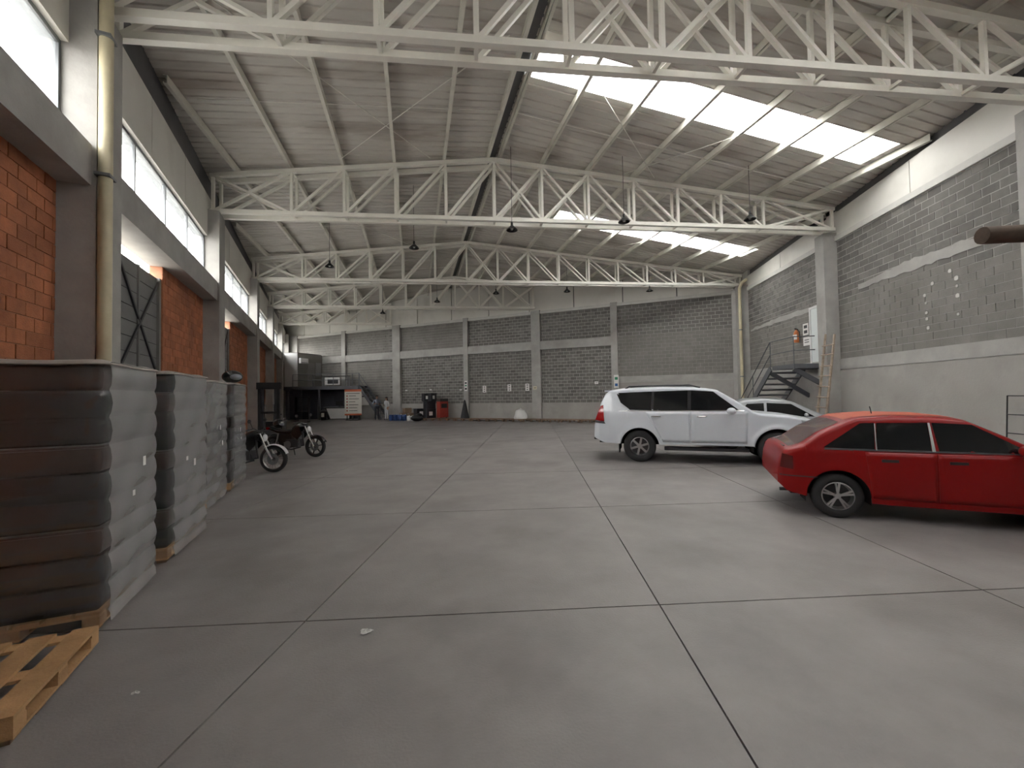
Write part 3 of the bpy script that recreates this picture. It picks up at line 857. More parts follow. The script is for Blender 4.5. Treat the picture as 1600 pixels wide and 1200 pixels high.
# white off-road car
SUV = dict(L=4.80, belt=1.24, mid=.85, tumble=.20, rnd=.065, crown=.03, flare=.035, wr=.385, arch=.455, axles=(1.07, 3.86),
    top=[(0, .70), (.02, .92), (.06, 1.02), (.12, 1.22), (.20, 1.48), (.30, 1.68), (.40, 1.755), (.7, 1.80), (1.5, 1.825), (2.3, 1.80), (2.75, 1.735), (3.05, 1.53), (3.42, 1.24), (3.55, 1.19), (4.1, 1.13), (4.5, 1.05), (4.68, .95), (4.76, .80), (4.80, .62)],
    low=[(0, .58), (.25, .46), (.6, .44), (1.6, .44), (3.3, .44), (4.4, .40), (4.80, .45)],
    wid=[(0, .70), (.05, .80), (.15, .87), (.4, .915), (1.0, .93), (2.4, .935), (3.6, .93), (4.3, .90), (4.6, .80), (4.75, .66), (4.80, .55)])
KX = 1.055
for kk in ('top', 'low', 'wid'): SUV[kk] = [(x * KX, z) for x, z in SUV[kk]]
SUV['axles'] = tuple(x * KX for x in SUV['axles']); SUV['L'] *= KX
class CarX(Car):
    def patch(s, poly, *a, **k): return Car.patch(s, [(x * KX, z) for x, z in poly], *a, **k)
    def tpatch(s, x0, x1, *a, **k): return Car.tpatch(s, x0 * KX, x1 * KX, *a, **k)
c = CarX(SUV)
M_SUV = mat('white_car_paint', (0.60, 0.63, 0.68), 0.3, var=0.01, coat=0.6)
M_RED_L = mat('red_lamp', (0.35, 0.01, 0.012), 0.15, var=0.1, coat=0.5)
T = car_place('suv_car', 'white off-road car with roof rails and tinted windows parked beyond the red hatchback', px_z(1000, 722), 1.07 * KX, -.935, math.radians(-25.5))
c.shell(M_SUV, T)
M_ALLOY = mat('alloy_wheel', (0.42, 0.42, 0.43), 0.3, metal=0.9, var=0.05)
car_common(c, T, M_ALLOY, .25, .225, 6)
b = 1.255
for nm, q in (('rear_quarter_window', ((.86, b + .02), (1.33, b + .01), (1.37, 1.725), (.60, 1.70))), ('rear_door_window', ((1.39, b + .01), (2.12, b), (2.14, 1.735), (1.42, 1.725))), ('front_door_window', ((2.19, b), (3.16, b), (2.66, 1.70), (2.21, 1.735)))):
    c.patch(q, .006, nm, M_TINT, T)
c.patch(((.66, b + .20), (.88, b + .018), (.90, 1.55), (.57, 1.68)), .014, 'rear_quarter_window', M_TINT, T)
for q in (((1.32, b), (1.40, b), (1.43, 1.725), (1.36, 1.725)), ((2.11, b), (2.20, b), (2.22, 1.735), (2.13, 1.735))): c.patch(q, .004, 'pillar_trim', M_BLACK, T, nu=2)
c.patch(((.6, b - .01), (3.25, b - .015), (3.25, b + .005), (.85, b + .01)), .009, 'belt_trim', M_CHROME, T, nv=1)
for q in (((1.585, .50), (2.16, .50), (2.165, b - .03), (1.22, b - .03)), ((2.185, .50), (3.29, .50), (3.33, b - .03), (2.185, b - .03))):
    for o in c.patch(q, .003, 'door', M_SUV, T, th=.004, nu=16, nv=10):
        sg = 1 if o.data.vertices[0].co.y > 0 else -1
        x = (q[3][0] + .13) * KX; y = c.hw(x, 1.12)
        MB().tube([(x, sg * (y + .012), 1.115), (x + .03, sg * (y + .045), 1.12), (x + .17, sg * (y + .045), 1.12), (x + .2, sg * (y + .012), 1.115)], .014, 8).build('door_handle', M_CHROME, o, True)
c.patch(((.045, 1.02), (.27, .99), (.25, 1.40), (.185, 1.38)), .012, 'tail_lamp', M_RED_L, T, nu=6)
c.patch(((.05, .95), (.30, .93), (.27, .985), (.04, 1.01)), .012, 'tail_lamp_base', M_DARK, T, nu=6, nv=2)
c.patch(((4.32, .93), (4.66, .82), (4.62, .95), (4.30, 1.04)), .008, 'head_lamp', mat('head_lamp_glass', (.35, .37, .40), .08, var=.1), T, nu=6)
c.tpatch(2.80, 3.40, .66, .74, .006, 'windscreen', M_TINT, T)
c.tpatch(.10, .32, .66, .60, .008, 'rear_window', M_TINT, T)
mb = MB().box(.27, .60, -.56, .56, 1.735, 1.775); mb.build('rear_spoiler', M_SUV, T)
for sg in (-1, 1):
    MB().tube([(.80, sg * .64, 1.80), (.90, sg * .64, 1.86), (2.3, sg * .64, 1.867), (2.55, sg * .63, 1.80)], .02, 8).build('roof_rail', M_BLACK, T, True)
    MB().box(1.70, 3.50, sg * .84 - .13, sg * .84 + .13, .31, .38).build('running_board', M_BLACK, T)
    mb = MB().ball((3.15, sg * 1.05, 1.24), .10, .12, .085, 12, 8); mr = mb.build('door_mirror', M_SUV, T, True)
    MB().bar((3.19, sg * .88, 1.17), (3.17, sg * 1.0, 1.19), .05, .04).build('mirror_arm', M_BLACK, mr)
    MB().box(.63, .66, sg * .80 - .1, sg * .80 + .1, .22, .46).build('mud_flap', M_BLACK, T)
MB().box(-.02, .12, -.55, .55, .50, .56).build('rear_bumper_step', M_BLACK, T)

# red hatchback
RED = dict(L=4.02, belt=.90, mid=.62, tumble=.33, rnd=.07, crown=.025, flare=.012, wr=.292, arch=.345, axles=(.66, 3.06),
    top=[(0.000, .60), (0.020, .74), (0.060, .84), (0.100, .885), (0.200, .915), (0.300, .95), (0.500, 1.11), (0.820, 1.275), (0.920, 1.315), (1.300, 1.345), (1.750, 1.335), (2.000, 1.30), (2.350, 1.10), (2.680, .90), (2.850, .87), (3.400, .81), (3.800, .74), (3.950, .64), (4.020, .5)],
    low=[(0, .42), (.1, .32), (.3, .27), (.6, .25), (1.2, .22), (2.8, .22), (3.6, .22), (4.02, .32)],
    wid=[(0, .68), (.05, .745), (.15, .785), (.4, .81), (1.2, .825), (2.4, .825), (3.2, .815), (3.7, .77), (3.9, .70), (4.02, .55)])
c = Car(RED)
M_RED = mat('red_car_paint', (0.24, 0.003, 0.004), 0.4, var=0.07, scale=1.5, coat=0.15, spec=0.25)
RED_P = px_z(1312, 811)
T = car_place('hatchback_car', 'old red five-door hatchback parked at the right edge of the picture', RED_P, .66, -.825, math.radians(-29.5))
c.shell(M_RED, T)
M_ALLOY2 = mat('silver_alloy', (0.55, 0.55, 0.56), 0.28, metal=0.9, var=0.05)
car_common(c, T, M_ALLOY2, .185, .185, 5, True)
bl = .915
M_TINT2 = glass_mat('dark_side_glass', (0.02, 0.02, 0.02), 0.25)
c.patch(((0.520, bl + .015), (1.060, bl + .005), (1.100, 1.255), (0.950, 1.25)), .006, 'rear_quarter_window', M_TINT, T)
c.patch(((1.080, bl + .005), (1.620, bl), (1.630, 1.265), (1.120, 1.255)), .006, 'rear_door_window', M_TINT, T)
c.patch(((1.690, bl), (2.520, bl), (2.040, 1.245), (1.670, 1.265)), .006, 'front_door_window', M_TINT, T)
c.patch(((1.622, bl), (1.655, bl), (1.650, 1.265), (1.630, 1.265)), .012, 'door_pillar_trim', M_CHROME, T, nu=2)
c.patch(((1.070, bl), (1.085, bl), (1.105, 1.25), (1.095, 1.25)), .011, 'window_bar', M_CHROME, T, nu=2)
c.patch(((0.520, bl - .012), (2.620, bl - .012), (2.600, bl + .003), (0.540, bl + .012)), .010, 'belt_trim', M_DARK, T, nv=1)
doors = (((1.020, .30), (1.655, .29), (1.655, bl - .03), (0.960, bl - .03)), ((1.670, .29), (2.640, .29), (2.660, bl - .03), (1.670, bl - .03)))
for q in doors:
    for o in c.patch(q, .004, 'door', M_RED, T, th=.006, nu=16, nv=10):
        sg = 1 if o.data.vertices[0].co.y > 0 else -1
        x = q[0][0] + .10; y = c.hw(x, .80)
        MB().box(x, x + .17, sg * y - .012, sg * y + .014, .765, .80).build('door_handle', M_BLACK, o)
c.patch(((0.025, .64), (0.170, .62), (0.170, .80), (0.050, .83)), .010, 'tail_lamp', mat('dark_red_lamp', (.09, .012, .014), .15, var=.1, coat=.5), T, nu=6)
c.patch(((0.020, .525), (0.440, .525), (0.440, .54), (0.020, .54)), .010, 'bumper_line', M_DARK, T, nu=8, nv=1)
c.tpatch(.15, .76, .60, .56, .010, 'rear_window', glass_mat('rear_screen_glass', (0.25, 0.26, 0.26), 0.35), T)
c.tpatch(2.04, 2.64, .56, .66, .008, 'windscreen', M_TINT, T)
c.tpatch(.82, 1.98, .52, .50, .004, 'roof_panel', mat('faded_red_roof', (0.42, 0.07, 0.025), 0.5, var=0.1), T)
MB().tube([(.12, -.5, .90), (.12, .5, .90)], .012, 8).build('tailgate_lip', M_BLACK, T, True)
MB().tube([(.06, -.42, .27), (.3, -.42, .28)], .025, 10).build('exhaust_pipe', M_DARK, T, True)
MB().tube([(1.2, -.30, 1.36), (1.18, -.30, 1.46)], .006, 6).build('aerial', M_BLACK, T)
for sg in (-1, 1):
    mb = MB().ball((2.40, sg * .90, .955), .05, .10, .065, 12, 8); mr = mb.build('door_mirror', M_RED, T, True)
    MB().bar((2.42, sg * .78, .93), (2.41, sg * .86, .945), .04, .03).build('mirror_arm', M_BLACK, mr)
c.patch(((3.700, .58), (3.930, .55), (3.920, .66), (3.680, .70)), .006, 'head_lamp', MATS['head_lamp_glass'], T, nu=5)
MB().box(2.02, 2.14, -.42, -.10, .80, .84).build('dashboard', M_LINER, T)

# silver car behind the white one
SED = dict(L=4.3, belt=.94, mid=.62, tumble=.36, rnd=.08, crown=.03, flare=.012, wr=.31, arch=.36, axles=(.85, 3.42),
    top=[(0, .60), (.03, .80), (.12, .92), (.35, .98), (.6, 1.10), (1.0, 1.33), (1.3, 1.43), (1.75, 1.47), (2.2, 1.44), (2.5, 1.36), (2.9, 1.13), (3.2, .99), (3.4, .94), (3.9, .83), (4.15, .72), (4.3, .5)],
    low=[(0, .40), (.3, .25), (1.4, .22), (3.0, .22), (4.3, .3)],
    wid=[(0, .66), (.1, .77), (.35, .83), (1.2, .86), (2.6, .86), (3.5, .84), (4.0, .76), (4.2, .66), (4.3, .5)])
c = Car(SED)
M_SIL = mat('silver_car_paint', (0.30, 0.31, 0.32), 0.3, metal=.3, var=.02, coat=.5)
T = thing('sedan_car', 'silver car with a rounded roof mostly hidden behind the white off-road car', 'car', (0, 0, 0), math.radians(-25))
R = Matrix.Rotation(math.radians(-25), 3, 'Z'); T.location = Vector((8.57, 11.13, 0)) - R @ Vector((1.75, -.86, 0))
c.shell(M_SIL, T); car_common(c, T, M_ALLOY, .2, .2, 5)
c.patch(((1.05, .96), (1.72, .955), (1.74, 1.33), (1.30, 1.31)), .006, 'rear_door_window', M_TINT, T)
c.patch(((1.79, .955), (2.95, .95), (2.42, 1.30), (1.81, 1.335)), .006, 'front_door_window', M_TINT, T)
c.tpatch(2.48, 3.14, .56, .66, .008, 'windscreen', M_TINT, T)
c.tpatch(.62, 1.10, .60, .54, .008, 'rear_window', M_TINT, T)
for q in (((1.15, .32), (1.75, .30), (1.75, .93), (1.10, .93)), ((1.77, .30), (2.95, .30), (2.97, .93), (1.77, .93))): c.patch(q, .004, 'door', M_SIL, T, th=.006)
for sg in (-1, 1): MB().ball((2.72, sg * .95, .99), .05, .1, .065, 12, 8).build('door_mirror', M_SIL, T, True)
# ------------------------------------------------------------------ stair and door on the right wall
dr = struct('door_3', 'white door at the top of the right hand steel stair', 'door')
RF.box(MB(), 14.25, 15.2, 2.66, 4.80, -RB, -RB + .03).build('door_leaf', mat('door_white', (.72, .76, .76), .4, var=.03), dr)
for a, b, z0, z1 in ((14.17, 14.25, 2.66, 4.88), (15.2, 15.28, 2.66, 4.88), (14.17, 15.28, 4.80, 4.88)): RF.box(MB(), a, b, z0, z1, -RB, -RB + .06).build('door_frame', M_WPLASTIC, dr)
M_STAIR = mat('grey_stair_steel', (0.10, 0.105, 0.115), 0.45, var=0.1)
M_TREAD = mat('stair_tread_plate', (0.34, 0.34, 0.33), 0.5, var=0.1)
st = thing('steel_stair', 'dark steel staircase with landing rising along the right wall behind the cars', 'staircase', RF.pt(17, 0, .4))
ZL = 2.65
MB().prism([RF.pt(14.12, ZL - .16, -RB + .01), RF.pt(15.45, ZL - .16, -RB + .01), RF.pt(15.45, ZL - .16, .95), RF.pt(14.12, ZL - .16, .82)], (0, 0, .16)).build('landing', M_STAIR, st, world=True)
n = 12; run = .27
for d in (-.2, 1.02):
    MB().bar(RF.pt(15.42, ZL - .1, d), RF.pt(15.42 + n * run, 0.0, d), .05, .24).build('stringer', M_STAIR, st, world=True)
for i in range(n - 1):
    z = ZL - (i + 1) * ZL / n; u = 15.45 + i * run
    RF.box(MB(), u, u + .27, z - .03, z, -.18, 1.0).build('tread', M_TREAD, st, world=True)
    RF.box(MB(), u, u + .02, z - .09, z - .03, -.18, 1.0).build('nosing', M_STAIR, st, world=True)
for a, b in ((RF.pt(15.7, 2.42, .95), RF.pt(15.5, 1.45, -.42)), (RF.pt(14.3, 2.48, .75), RF.pt(14.25, 1.75, -.42))):
    MB().bar(a, b, .10, .16).build('support_strut', M_STAIR, st, world=True)
for h in (.5, 1.0):
    path = [RF.pt(14.12, ZL + h, .10), RF.pt(14.16, ZL + h, .80), RF.pt(15.42, ZL + h - .05, 1.02), RF.pt(15.42 + n * run, h + .02, 1.02)]
    MB().tube(path, .018, 8).build('handrail', M_STAIR, st, True, True)
for p in (RF.pt(14.16, ZL, .80), RF.pt(15.42, ZL - .05, 1.02), RF.pt(17.0, ZL - 1.58 * ZL / (n * run), 1.02), RF.pt(15.42 + n * run - .05, .02, 1.02)):
    MB().tube([p, p + Vector((0, 0, 1.0))], .016, 8).build('rail_post', M_STAIR, st, True, True)

fe = thing('fire_extinguisher', 'orange fire extinguisher hung on the wall above the right hand stair', 'extinguisher', RF.pt(16.0, 3.62, -RB + .16))
MB().lathe([(.001, 0), (.085, 0), (.09, .02), (.09, .40), (.06, .47), (.03, .49), (.03, .52)], 18).build('cylinder', mat('extinguisher_orange', (.55, .17, .05), .35, var=.05), fe, True)
MB().bar((-.07, 0, .56), (.07, 0, .53), .03, .05).build('handle', M_BLACK, fe)
MB().tube([(.03, 0, .53), (.12, -.03, .45), (.11, -.04, .2)], .012, 6).build('hose', M_BLACK, fe, True)
MB().box(-.091, .0, -.08, .08, .12, .32).build('label_band', M_PAPER, fe)
def sign_plate(fr, u, z, w, h, d, label, bars, name='wall_sign', face=M_PAPER, cat='sign', group=None):
    """flat plate on a wall; bars: (u offset, z offset, width, height, material) printed marks"""
    T = thing(name, label, cat, fr.pt(u, z - h / 2, d), group=group)
    fr.box(MB(), u - w / 2, u + w / 2, z - h / 2, z + h / 2, d, d + .012).build('plate', face, T, world=True)
    for (du, dz, bw, bh, m) in bars:
        fr.box(MB(), u + du - bw / 2, u + du + bw / 2, z + dz - bh / 2, z + dz + bh / 2, d + .012, d + .015).build('printed_mark', m, T, world=True)
    return T
M_INK = mat('dark_print', (.04, .04, .045), .6); M_GRN = mat('green_print', (.03, .22, .12), .5); M_BLU = mat('blue_print', (.03, .12, .35), .5)
sign_plate(RF, 15.62, 4.10, .36, .46, -RB, 'white notice with dark squares beside the stair door', [(0, .1, .22, .12, M_INK), (0, -.1, .22, .12, M_INK)])
sign_plate(RF, 15.56, 3.62, .48, .34, -RB, 'small white paper notice below another beside the stair door', [(0, .05, .3, .03, M_INK), (0, -.04, .3, .03, M_INK)])

# wooden ladder against the second right column
ld = thing('wooden_ladder', 'rough wooden pole ladder leaning on the second right column', 'ladder', RF.pt(12.9, 0, .3))
M_POLE = mat('pale_pole_wood', (.34, .27, .21), .8, var=.25, scale=6)
for u, dz in ((13.02, 3.55), (13.50, 3.62)):
    MB().tube([RF.pt(u, 0, .55), RF.pt(u + .02, dz * .5, .30), RF.pt(u + .03, dz, .07)], [.045, .04, .035], 8).build('pole', M_POLE, ld, True, True)
for i in range(9):
    z = .35 + i * .36; d = .55 - .48 * z / 3.6
    MB().tube([RF.pt(12.94, z + random.uniform(-.03, .03), d - .02 + .05), RF.pt(13.6, z + random.uniform(-.03, .03), d + .03)], .022, 6).build('rung', M_POLE, ld, True, True)

# yellow pipe in the right rear corner
P3 = RF.pt(20.45, 0, .06)
dp = thing('drain_pipe', 'yellow drain pipe in the far right corner beside the block wall', 'pipe', P3)
MB().tube([(0, 0, 0), (0, 0, 7.0), (0.06, -.10, 7.25), (.30, -.15, 7.42)], .075, 12).build('pipe', M_PIPE, dp, True)
for z in (2.4, 4.8): MB().lathe([(.078, 0), (.088, .01), (.088, .05), (.078, .06)], 14, c=(0, 0, z)).build('clamp', M_FRAME, dp)

# rack with rolls at the right edge
rk0 = px_z(1600, 852) + Vector((.42, -.22, 0)); ZK = px_y(1550, 376, rk0.y).z
M_RACK = mat('cream_rack_paint', (.55, .54, .45), .5, var=.06)
rk = thing('storage_rack', 'cream storage rack just beyond the right edge carrying the log', 'rack', rk0, -.51)
for x in (.04, 1.35): MB().box(x - .04, x + .04, -.6, .35, ZK - .09, ZK - .01).build('arm', M_RACK, rk)
MB().box(.0, .08, -.05, .05, 0, ZK - .01).build('upright', M_RACK, rk)
MB().box(1.3, 1.4, -.05, .05, 0, ZK + .5).build('upright', M_RACK, rk)
MB().box(-.01, .13, -.1, .1, 0, .015).build('foot_plate', M_RACK, rk)
MB().box(1.25, 1.45, -.1, .1, 0, .015).build('foot_plate', M_RACK, rk)
for z in (ZK - .19, ZK * .5): MB().box(.08, 1.3, -.04, .04, z, z + .08).build('cross_beam', M_RACK, rk)
lg = thing('wood_log', 'brown wooden log end jutting in at the right edge, high up', 'log', rk0 + Vector((px_y(1550, 380, rk0.y).x - rk0.x, 0, ZK)), -.25)
MB().tube([(0, .10, .09), (.6, .12, .09), (1.7, .16, .09)], [.088, .09, .09], 14).build('log', mat('dark_log', (.07, .045, .03), .8, var=.3, scale=8), lg, True)
rl = thing('wrapped_roll', 'clear plastic wrapped roll lying below the log at the right edge', 'roll', rk0 + Vector((px_y(1575, 380, rk0.y).x - rk0.x, 0, ZK)), -.25)
MB().tube([(0, -.22, .06), (.08, -.22, .06), (1.4, -.20, .06)], [.045, .058, .06], 14).build('roll', mat('plastic_wrap', (.45, .45, .46), .2, var=.25, scale=12), rl, True)

# folding metal frame by the wall at the right edge
ms = thing('metal_shelf', 'thin black metal frame standing against the right wall at the picture edge', 'shelf', RF.pt(7.75, 0, -RB + .1))
for u in (7.45, 8.05): MB().tube([RF.pt(u, 0, -RB + .2), RF.pt(u, 1.5, -RB + .12)], .014, 6).build('side_rail', M_BLACK, ms, True, True)
for z in (.3, .7, 1.1, 1.5): MB().tube([RF.pt(7.45, z, -RB + .2 - .08 * z / 1.5), RF.pt(8.05, z, -RB + .2 - .08 * z / 1.5)], .012, 6).build('rung', M_BLACK, ms, True, True)

# ------------------------------------------------------------------ pendant lamps
M_SHADE = mat('lamp_shade_black', (.02, .02, .02), .4, var=.05)
LAMPS = [((515, 417), 6.9, 'under the left slope, leftmost before the third truss'), ((647, 388), 6.9, 'left of the ridge before the third truss'), ((800, 360), 6.9, 'right of the ridge, behind the second truss'), ((975, 347), 6.95, 'on the right, in front of the second truss middle'), ((1172, 343), 6.95, 'rightmost of all, before the second truss end'),
         ((598, 490), 6.9, 'leftmost of the far row'), ((683, 472), 6.9, 'second from the left in the far row'), ((775, 459), 6.9, 'middle one of the far row'), ((886, 456), 6.9, 'fourth from the left in the far row'), ((1015, 455), 6.9, 'rightmost of the far row')]
for (x, y), z, where in LAMPS:
    p = px_z(x, y, z)
    if p.y < 13.4 and p.y > 12.9: p = px_z(x, y, 6.75)
    L = thing('pendant_lamp', 'black cone pendant lamp ' + where, 'lamp', p, group='black pendant lamps')
    MB().lathe([(.03, .16), (.05, .14), (.17, .02), (.175, 0), (.165, .0), (.045, .125)], 20).build('shade', M_SHADE, L, True)
    MB().lathe([(.001, .25), (.035, .25), (.04, .14), (.03, .12)], 12).build('socket', M_SHADE, L, True)
    MB().ball((0, 0, .06), .045, .045, .06, 10, 8).build('bulb', mat('bulb_glass', (.6, .6, .58), .2, var=.02), L, True)
    MB().tube([(0, 0, .25), (0, 0, roof_z(p.x, p.y) - p.z - .02)], .008, 6).build('cable', M_BLACK, L)

# ------------------------------------------------------------------ mezzanine with office in the left rear corner
M_MEZ = mat('mezzanine_steel', (.11, .115, .13), .5, var=.1)
M_MEZ_SHADE = mat('shade_partition', (.10, .105, .13), .6, var=.12)  # dark blue-grey puts the shade under the deck into the colour
M_OFF = mat('office_wall', (.20, .195, .175), .6, var=.05); M_OFF_LIT = mat('office_wall_lit', (.55, .55, .55), .5, var=.03)  # pale copy paints the lit face of the cabin
A = LF.pt(33.9 / LF.d.y, 0, -.05); B = Vector((-8.75, 33.35, 0)); Cc = BF.pt(25.7, 0, .95); D = BF.pt(25.7, 0, .04); E = BF.pt(34.0, 0, .04)
mz = thing('mezzanine', 'dark steel mezzanine platform in the left rear corner', 'platform', (A + B) / 2)
ZM = 2.58
MB().prism([p + Vector((0, 0, ZM - .14)) for p in (A, B, Cc, D, E)], (0, 0, .14)).build('deck', M_MEZ, mz, world=True)
for p, q in ((A, B), (B, Cc)): MB().bar(p + Vector((0, 0, ZM - .12)), q + Vector((0, 0, ZM - .12)), .08, .26).build('fascia_beam', M_MEZ, mz, world=True)
for p in (A.lerp(B, .07), A.lerp(B, .52), B, Cc): MB().bar(p + Vector((0, 0, 0)), p + Vector((0, 0, ZM - .14)), .12, .12).build('post', M_MEZ, mz, world=True)
for h in (.48, .95):
    MB().tube([A.lerp(B, .13) + Vector((0, 0, ZM + h)), B + Vector((0, 0, ZM + h)), Cc + Vector((0, 0, ZM + h - .03))], .022, 6).build('guard_rail', M_MEZ, mz, True, True)
for p in (A.lerp(B, .13), A.lerp(B, .42), A.lerp(B, .72), B, Cc): MB().tube([p + Vector((0, 0, ZM)), p + Vector((0, 0, ZM + .95))], .025, 6).build('rail_post', M_MEZ, mz, True, True)
# dark panels added below, coloured as the shade under the deck
pt = thing('shade_partition', 'added dark panels painted as the shade under the mezzanine', 'partition', (-12, 35.3, 0))
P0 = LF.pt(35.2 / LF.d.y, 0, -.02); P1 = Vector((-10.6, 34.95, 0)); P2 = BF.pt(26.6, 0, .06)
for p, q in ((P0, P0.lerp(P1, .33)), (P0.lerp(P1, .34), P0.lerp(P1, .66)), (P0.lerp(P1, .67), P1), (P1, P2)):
    MB().bar(p + Vector((0, 0, 1.2)), q + Vector((0, 0, 1.2)), .05, 2.4).build('panel', M_MEZ_SHADE, pt, world=True)
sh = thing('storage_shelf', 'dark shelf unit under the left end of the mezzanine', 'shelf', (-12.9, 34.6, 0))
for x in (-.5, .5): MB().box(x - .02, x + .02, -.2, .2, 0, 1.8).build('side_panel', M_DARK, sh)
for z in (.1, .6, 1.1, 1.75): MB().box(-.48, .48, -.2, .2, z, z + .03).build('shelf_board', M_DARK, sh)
# office cabin on the deck
oc = thing('office_cabin', 'grey box-shaped office standing on the mezzanine in the corner', 'office', (-13.2, 34.3, ZM))
O0 = LF.pt(34.1 / LF.d.y, 0, .0); O1 = Vector((-13.05, 34.05, 0)); O2 = BF.pt(30.7, 0, .05)
for p, q, m, nm in ((O0, O1, M_OFF_LIT, 'front_wall'), (O1, O2, M_OFF, 'side_wall')):
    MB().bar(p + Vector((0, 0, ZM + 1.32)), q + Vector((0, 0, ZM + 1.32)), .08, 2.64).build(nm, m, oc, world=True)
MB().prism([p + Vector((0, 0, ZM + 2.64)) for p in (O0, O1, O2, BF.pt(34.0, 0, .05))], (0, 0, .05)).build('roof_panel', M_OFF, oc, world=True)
nn = (O2 - O1).normalized(); pn = Vector((nn.y, -nn.x, 0))
def on_side(t, z0, z1, w, d0, d1):
    a = O1 + nn * t; return [a + pn * d0 + Vector((0, 0, z0)), a + nn * w + pn * d0 + Vector((0, 0, z0)), a + nn * w + pn * d1 + Vector((0, 0, z0)), a + pn * d1 + Vector((0, 0, z0)), a + pn * d0 + Vector((0, 0, z1)), a + nn * w + pn * d0 + Vector((0, 0, z1)), a + nn * w + pn * d1 + Vector((0, 0, z1)), a + pn * d1 + Vector((0, 0, z1))]
MB().quad8(on_side(1.75, ZM + .9, ZM + 2.0, .55, .04, .06)).build('window', mat('pale_window', (.30, .30, .29), .3, var=.05), oc, world=True)
MB().quad8(on_side(.95, ZM + .02, ZM + 1.95, .7, .04, .055)).build('door', mat('office_door', (.24, .235, .215), .5, var=.04), oc, world=True)
ac = thing('air_conditioner', 'white air conditioner unit on the office wall above the mezzanine', 'air conditioner', O1 + Vector((0, 0, ZM + 1.85)))
MB().quad8(on_side(.08, ZM + 1.85, ZM + 2.25, .72, .045, .26)).build('case', M_WPLASTIC, ac, world=True)
MB().quad8(on_side(.14, ZM + 1.87, ZM + 1.92, .6, .26, .27)).build('louvre', M_FRAME, ac, world=True)
# table and cabinet on the deck
tb = thing('deck_table', 'dark topped table behind the mezzanine railing', 'table', (-10.2, 34.2, ZM))
MB().box(-1.0, 1.0, -.35, .35, .78, .83).build('table_top', M_DARK, tb)
for x in (-.9, .9):
    for y in (-.28, .28): MB().box(x - .03, x + .03, y - .03, y + .03, 0, .78).build('leg', M_FRAME, tb)
MB().box(-.75, .35, -.34, -.28, .12, .70).build('modesty_panel', M_WPLASTIC, tb)
MB().box(-.55, .25, -.36, -.34, .2, .55).build('dark_inset', M_DARK, tb)
# stair of the mezzanine
ms = thing('mezzanine_stair', 'dark steel stair coming down from the mezzanine beside the back wall', 'staircase', BF.pt(24.6, 0, .5))
n = 12; u0, u1 = 25.7, 23.55
for d in (.12, .92): MB().bar(BF.pt(u0, ZM - .1, d), BF.pt(u1, .02, d), .05, .22).build('stringer', M_MEZ, ms, world=True)
for i in range(n - 1):
    t = (i + 1) / n; BF.box(MB(), u0 + (u1 - u0) * t - .1, u0 + (u1 - u0) * t + .1, ZM * (1 - t) - .03, ZM * (1 - t), .14, .9).build('tread', M_MEZ, ms, world=True)
for h in (.5, .95): MB().tube([BF.pt(u0, ZM + h, .92), BF.pt(u1, h, .92)], .022, 6).build('handrail', M_MEZ, ms, True, True)
for t in (.02, .5, .97): MB().tube([BF.pt(u0 + (u1 - u0) * t, ZM * (1 - t), .92), BF.pt(u0 + (u1 - u0) * t, ZM * (1 - t) + .95, .92)], .022, 6).build('rail_post', M_MEZ, ms, True, True)

# things below the mezzanine
M_ORANGE = mat('orange_border', (.55, .12, .05), .5, var=.03)
sb = thing('notice_board', 'white notice board with orange borders standing before the mezzanine', 'notice board', px_z(552, 656.5))
sb.rotation_euler = (0, 0, -.10)
MB().box(-.62, .62, -.02, .02, .36, 2.28).build('board', mat('notice_cream', (.62, .60, .55), .5, var=.03), sb)
MB().box(-.62, .62, -.026, -.02, 2.12, 2.28).build('top_border', M_ORANGE, sb); MB().box(-.62, .62, -.026, -.02, .36, .48).build('bottom_border', M_ORANGE, sb)
MB().box(-.5, .5, -.024, -.02, 1.96, 2.0).build('text_line', M_INK, sb)
M_ICON = mat('icon_red', (.30, .05, .04), .5)
for i in range(6):
    z = 1.80 - i * .22
    MB().lathe([(.001, 0), (.06, 0)], 10, 'y', (-.44, -.023, z)).build('icon', M_ICON, sb)
    MB().box(-.30, random.uniform(.15, .45), -.023, -.02, z - .02, z + .02).build('text_line', M_INK, sb)
for x in (-.45, .45): MB().box(x - .03, x + .03, -.02, .03, 0, .36).build('leg', M_BLACK, sb)
MB().box(-.5, .5, -.2, .2, 0, .03).build('base', M_BLACK, sb)
ct = thing('reception_counter', 'white reception counter with a dark slanted stripe under the mezzanine', 'counter', px_z(528, 655.5) + Vector((-.1, .2, 0)))
MB().box(-.95, .95, -.03, .5, 0, .92).build('body', M_DARK, ct); MB().box(-.9, .9, -.05, -.03, .06, .86).build('front_panel', M_WPLASTIC, ct)
MB().prism([(-.72, -.056, .06), (-.50, -.056, .06), (-.80, -.056, .86), (-.89, -.056, .86), (-.89, -.056, .62)], (0, -.006, 0)).build('stripe', M_DARK, ct)
MB().box(-1.0, 1.0, -.1, .55, .92, .97).build('counter_top', M_FRAME, ct)
mo = thing('computer_monitor', 'dark computer screen on the reception counter', 'monitor', ct.location + Vector((.1, .25, .97)))
MB().box(-.28, .28, -.02, .02, .12, .46).build('screen', M_BLACK, mo); MB().box(-.03, .03, -.02, .03, 0, .12).build('stand', M_BLACK, mo); MB().box(-.12, .12, -.08, .08, 0, .012).build('base', M_BLACK, mo)
bn = thing('waste_bin', 'black waste bin with a white sign left of the reception counter', 'bin', px_z(506, 656.5))
MB().lathe([(.001, 0), (.2, 0), (.25, .62), (.26, .64), (.24, .68), (.08, .78), (.001, .79)], 16).build('body', M_BLACK, bn, True)
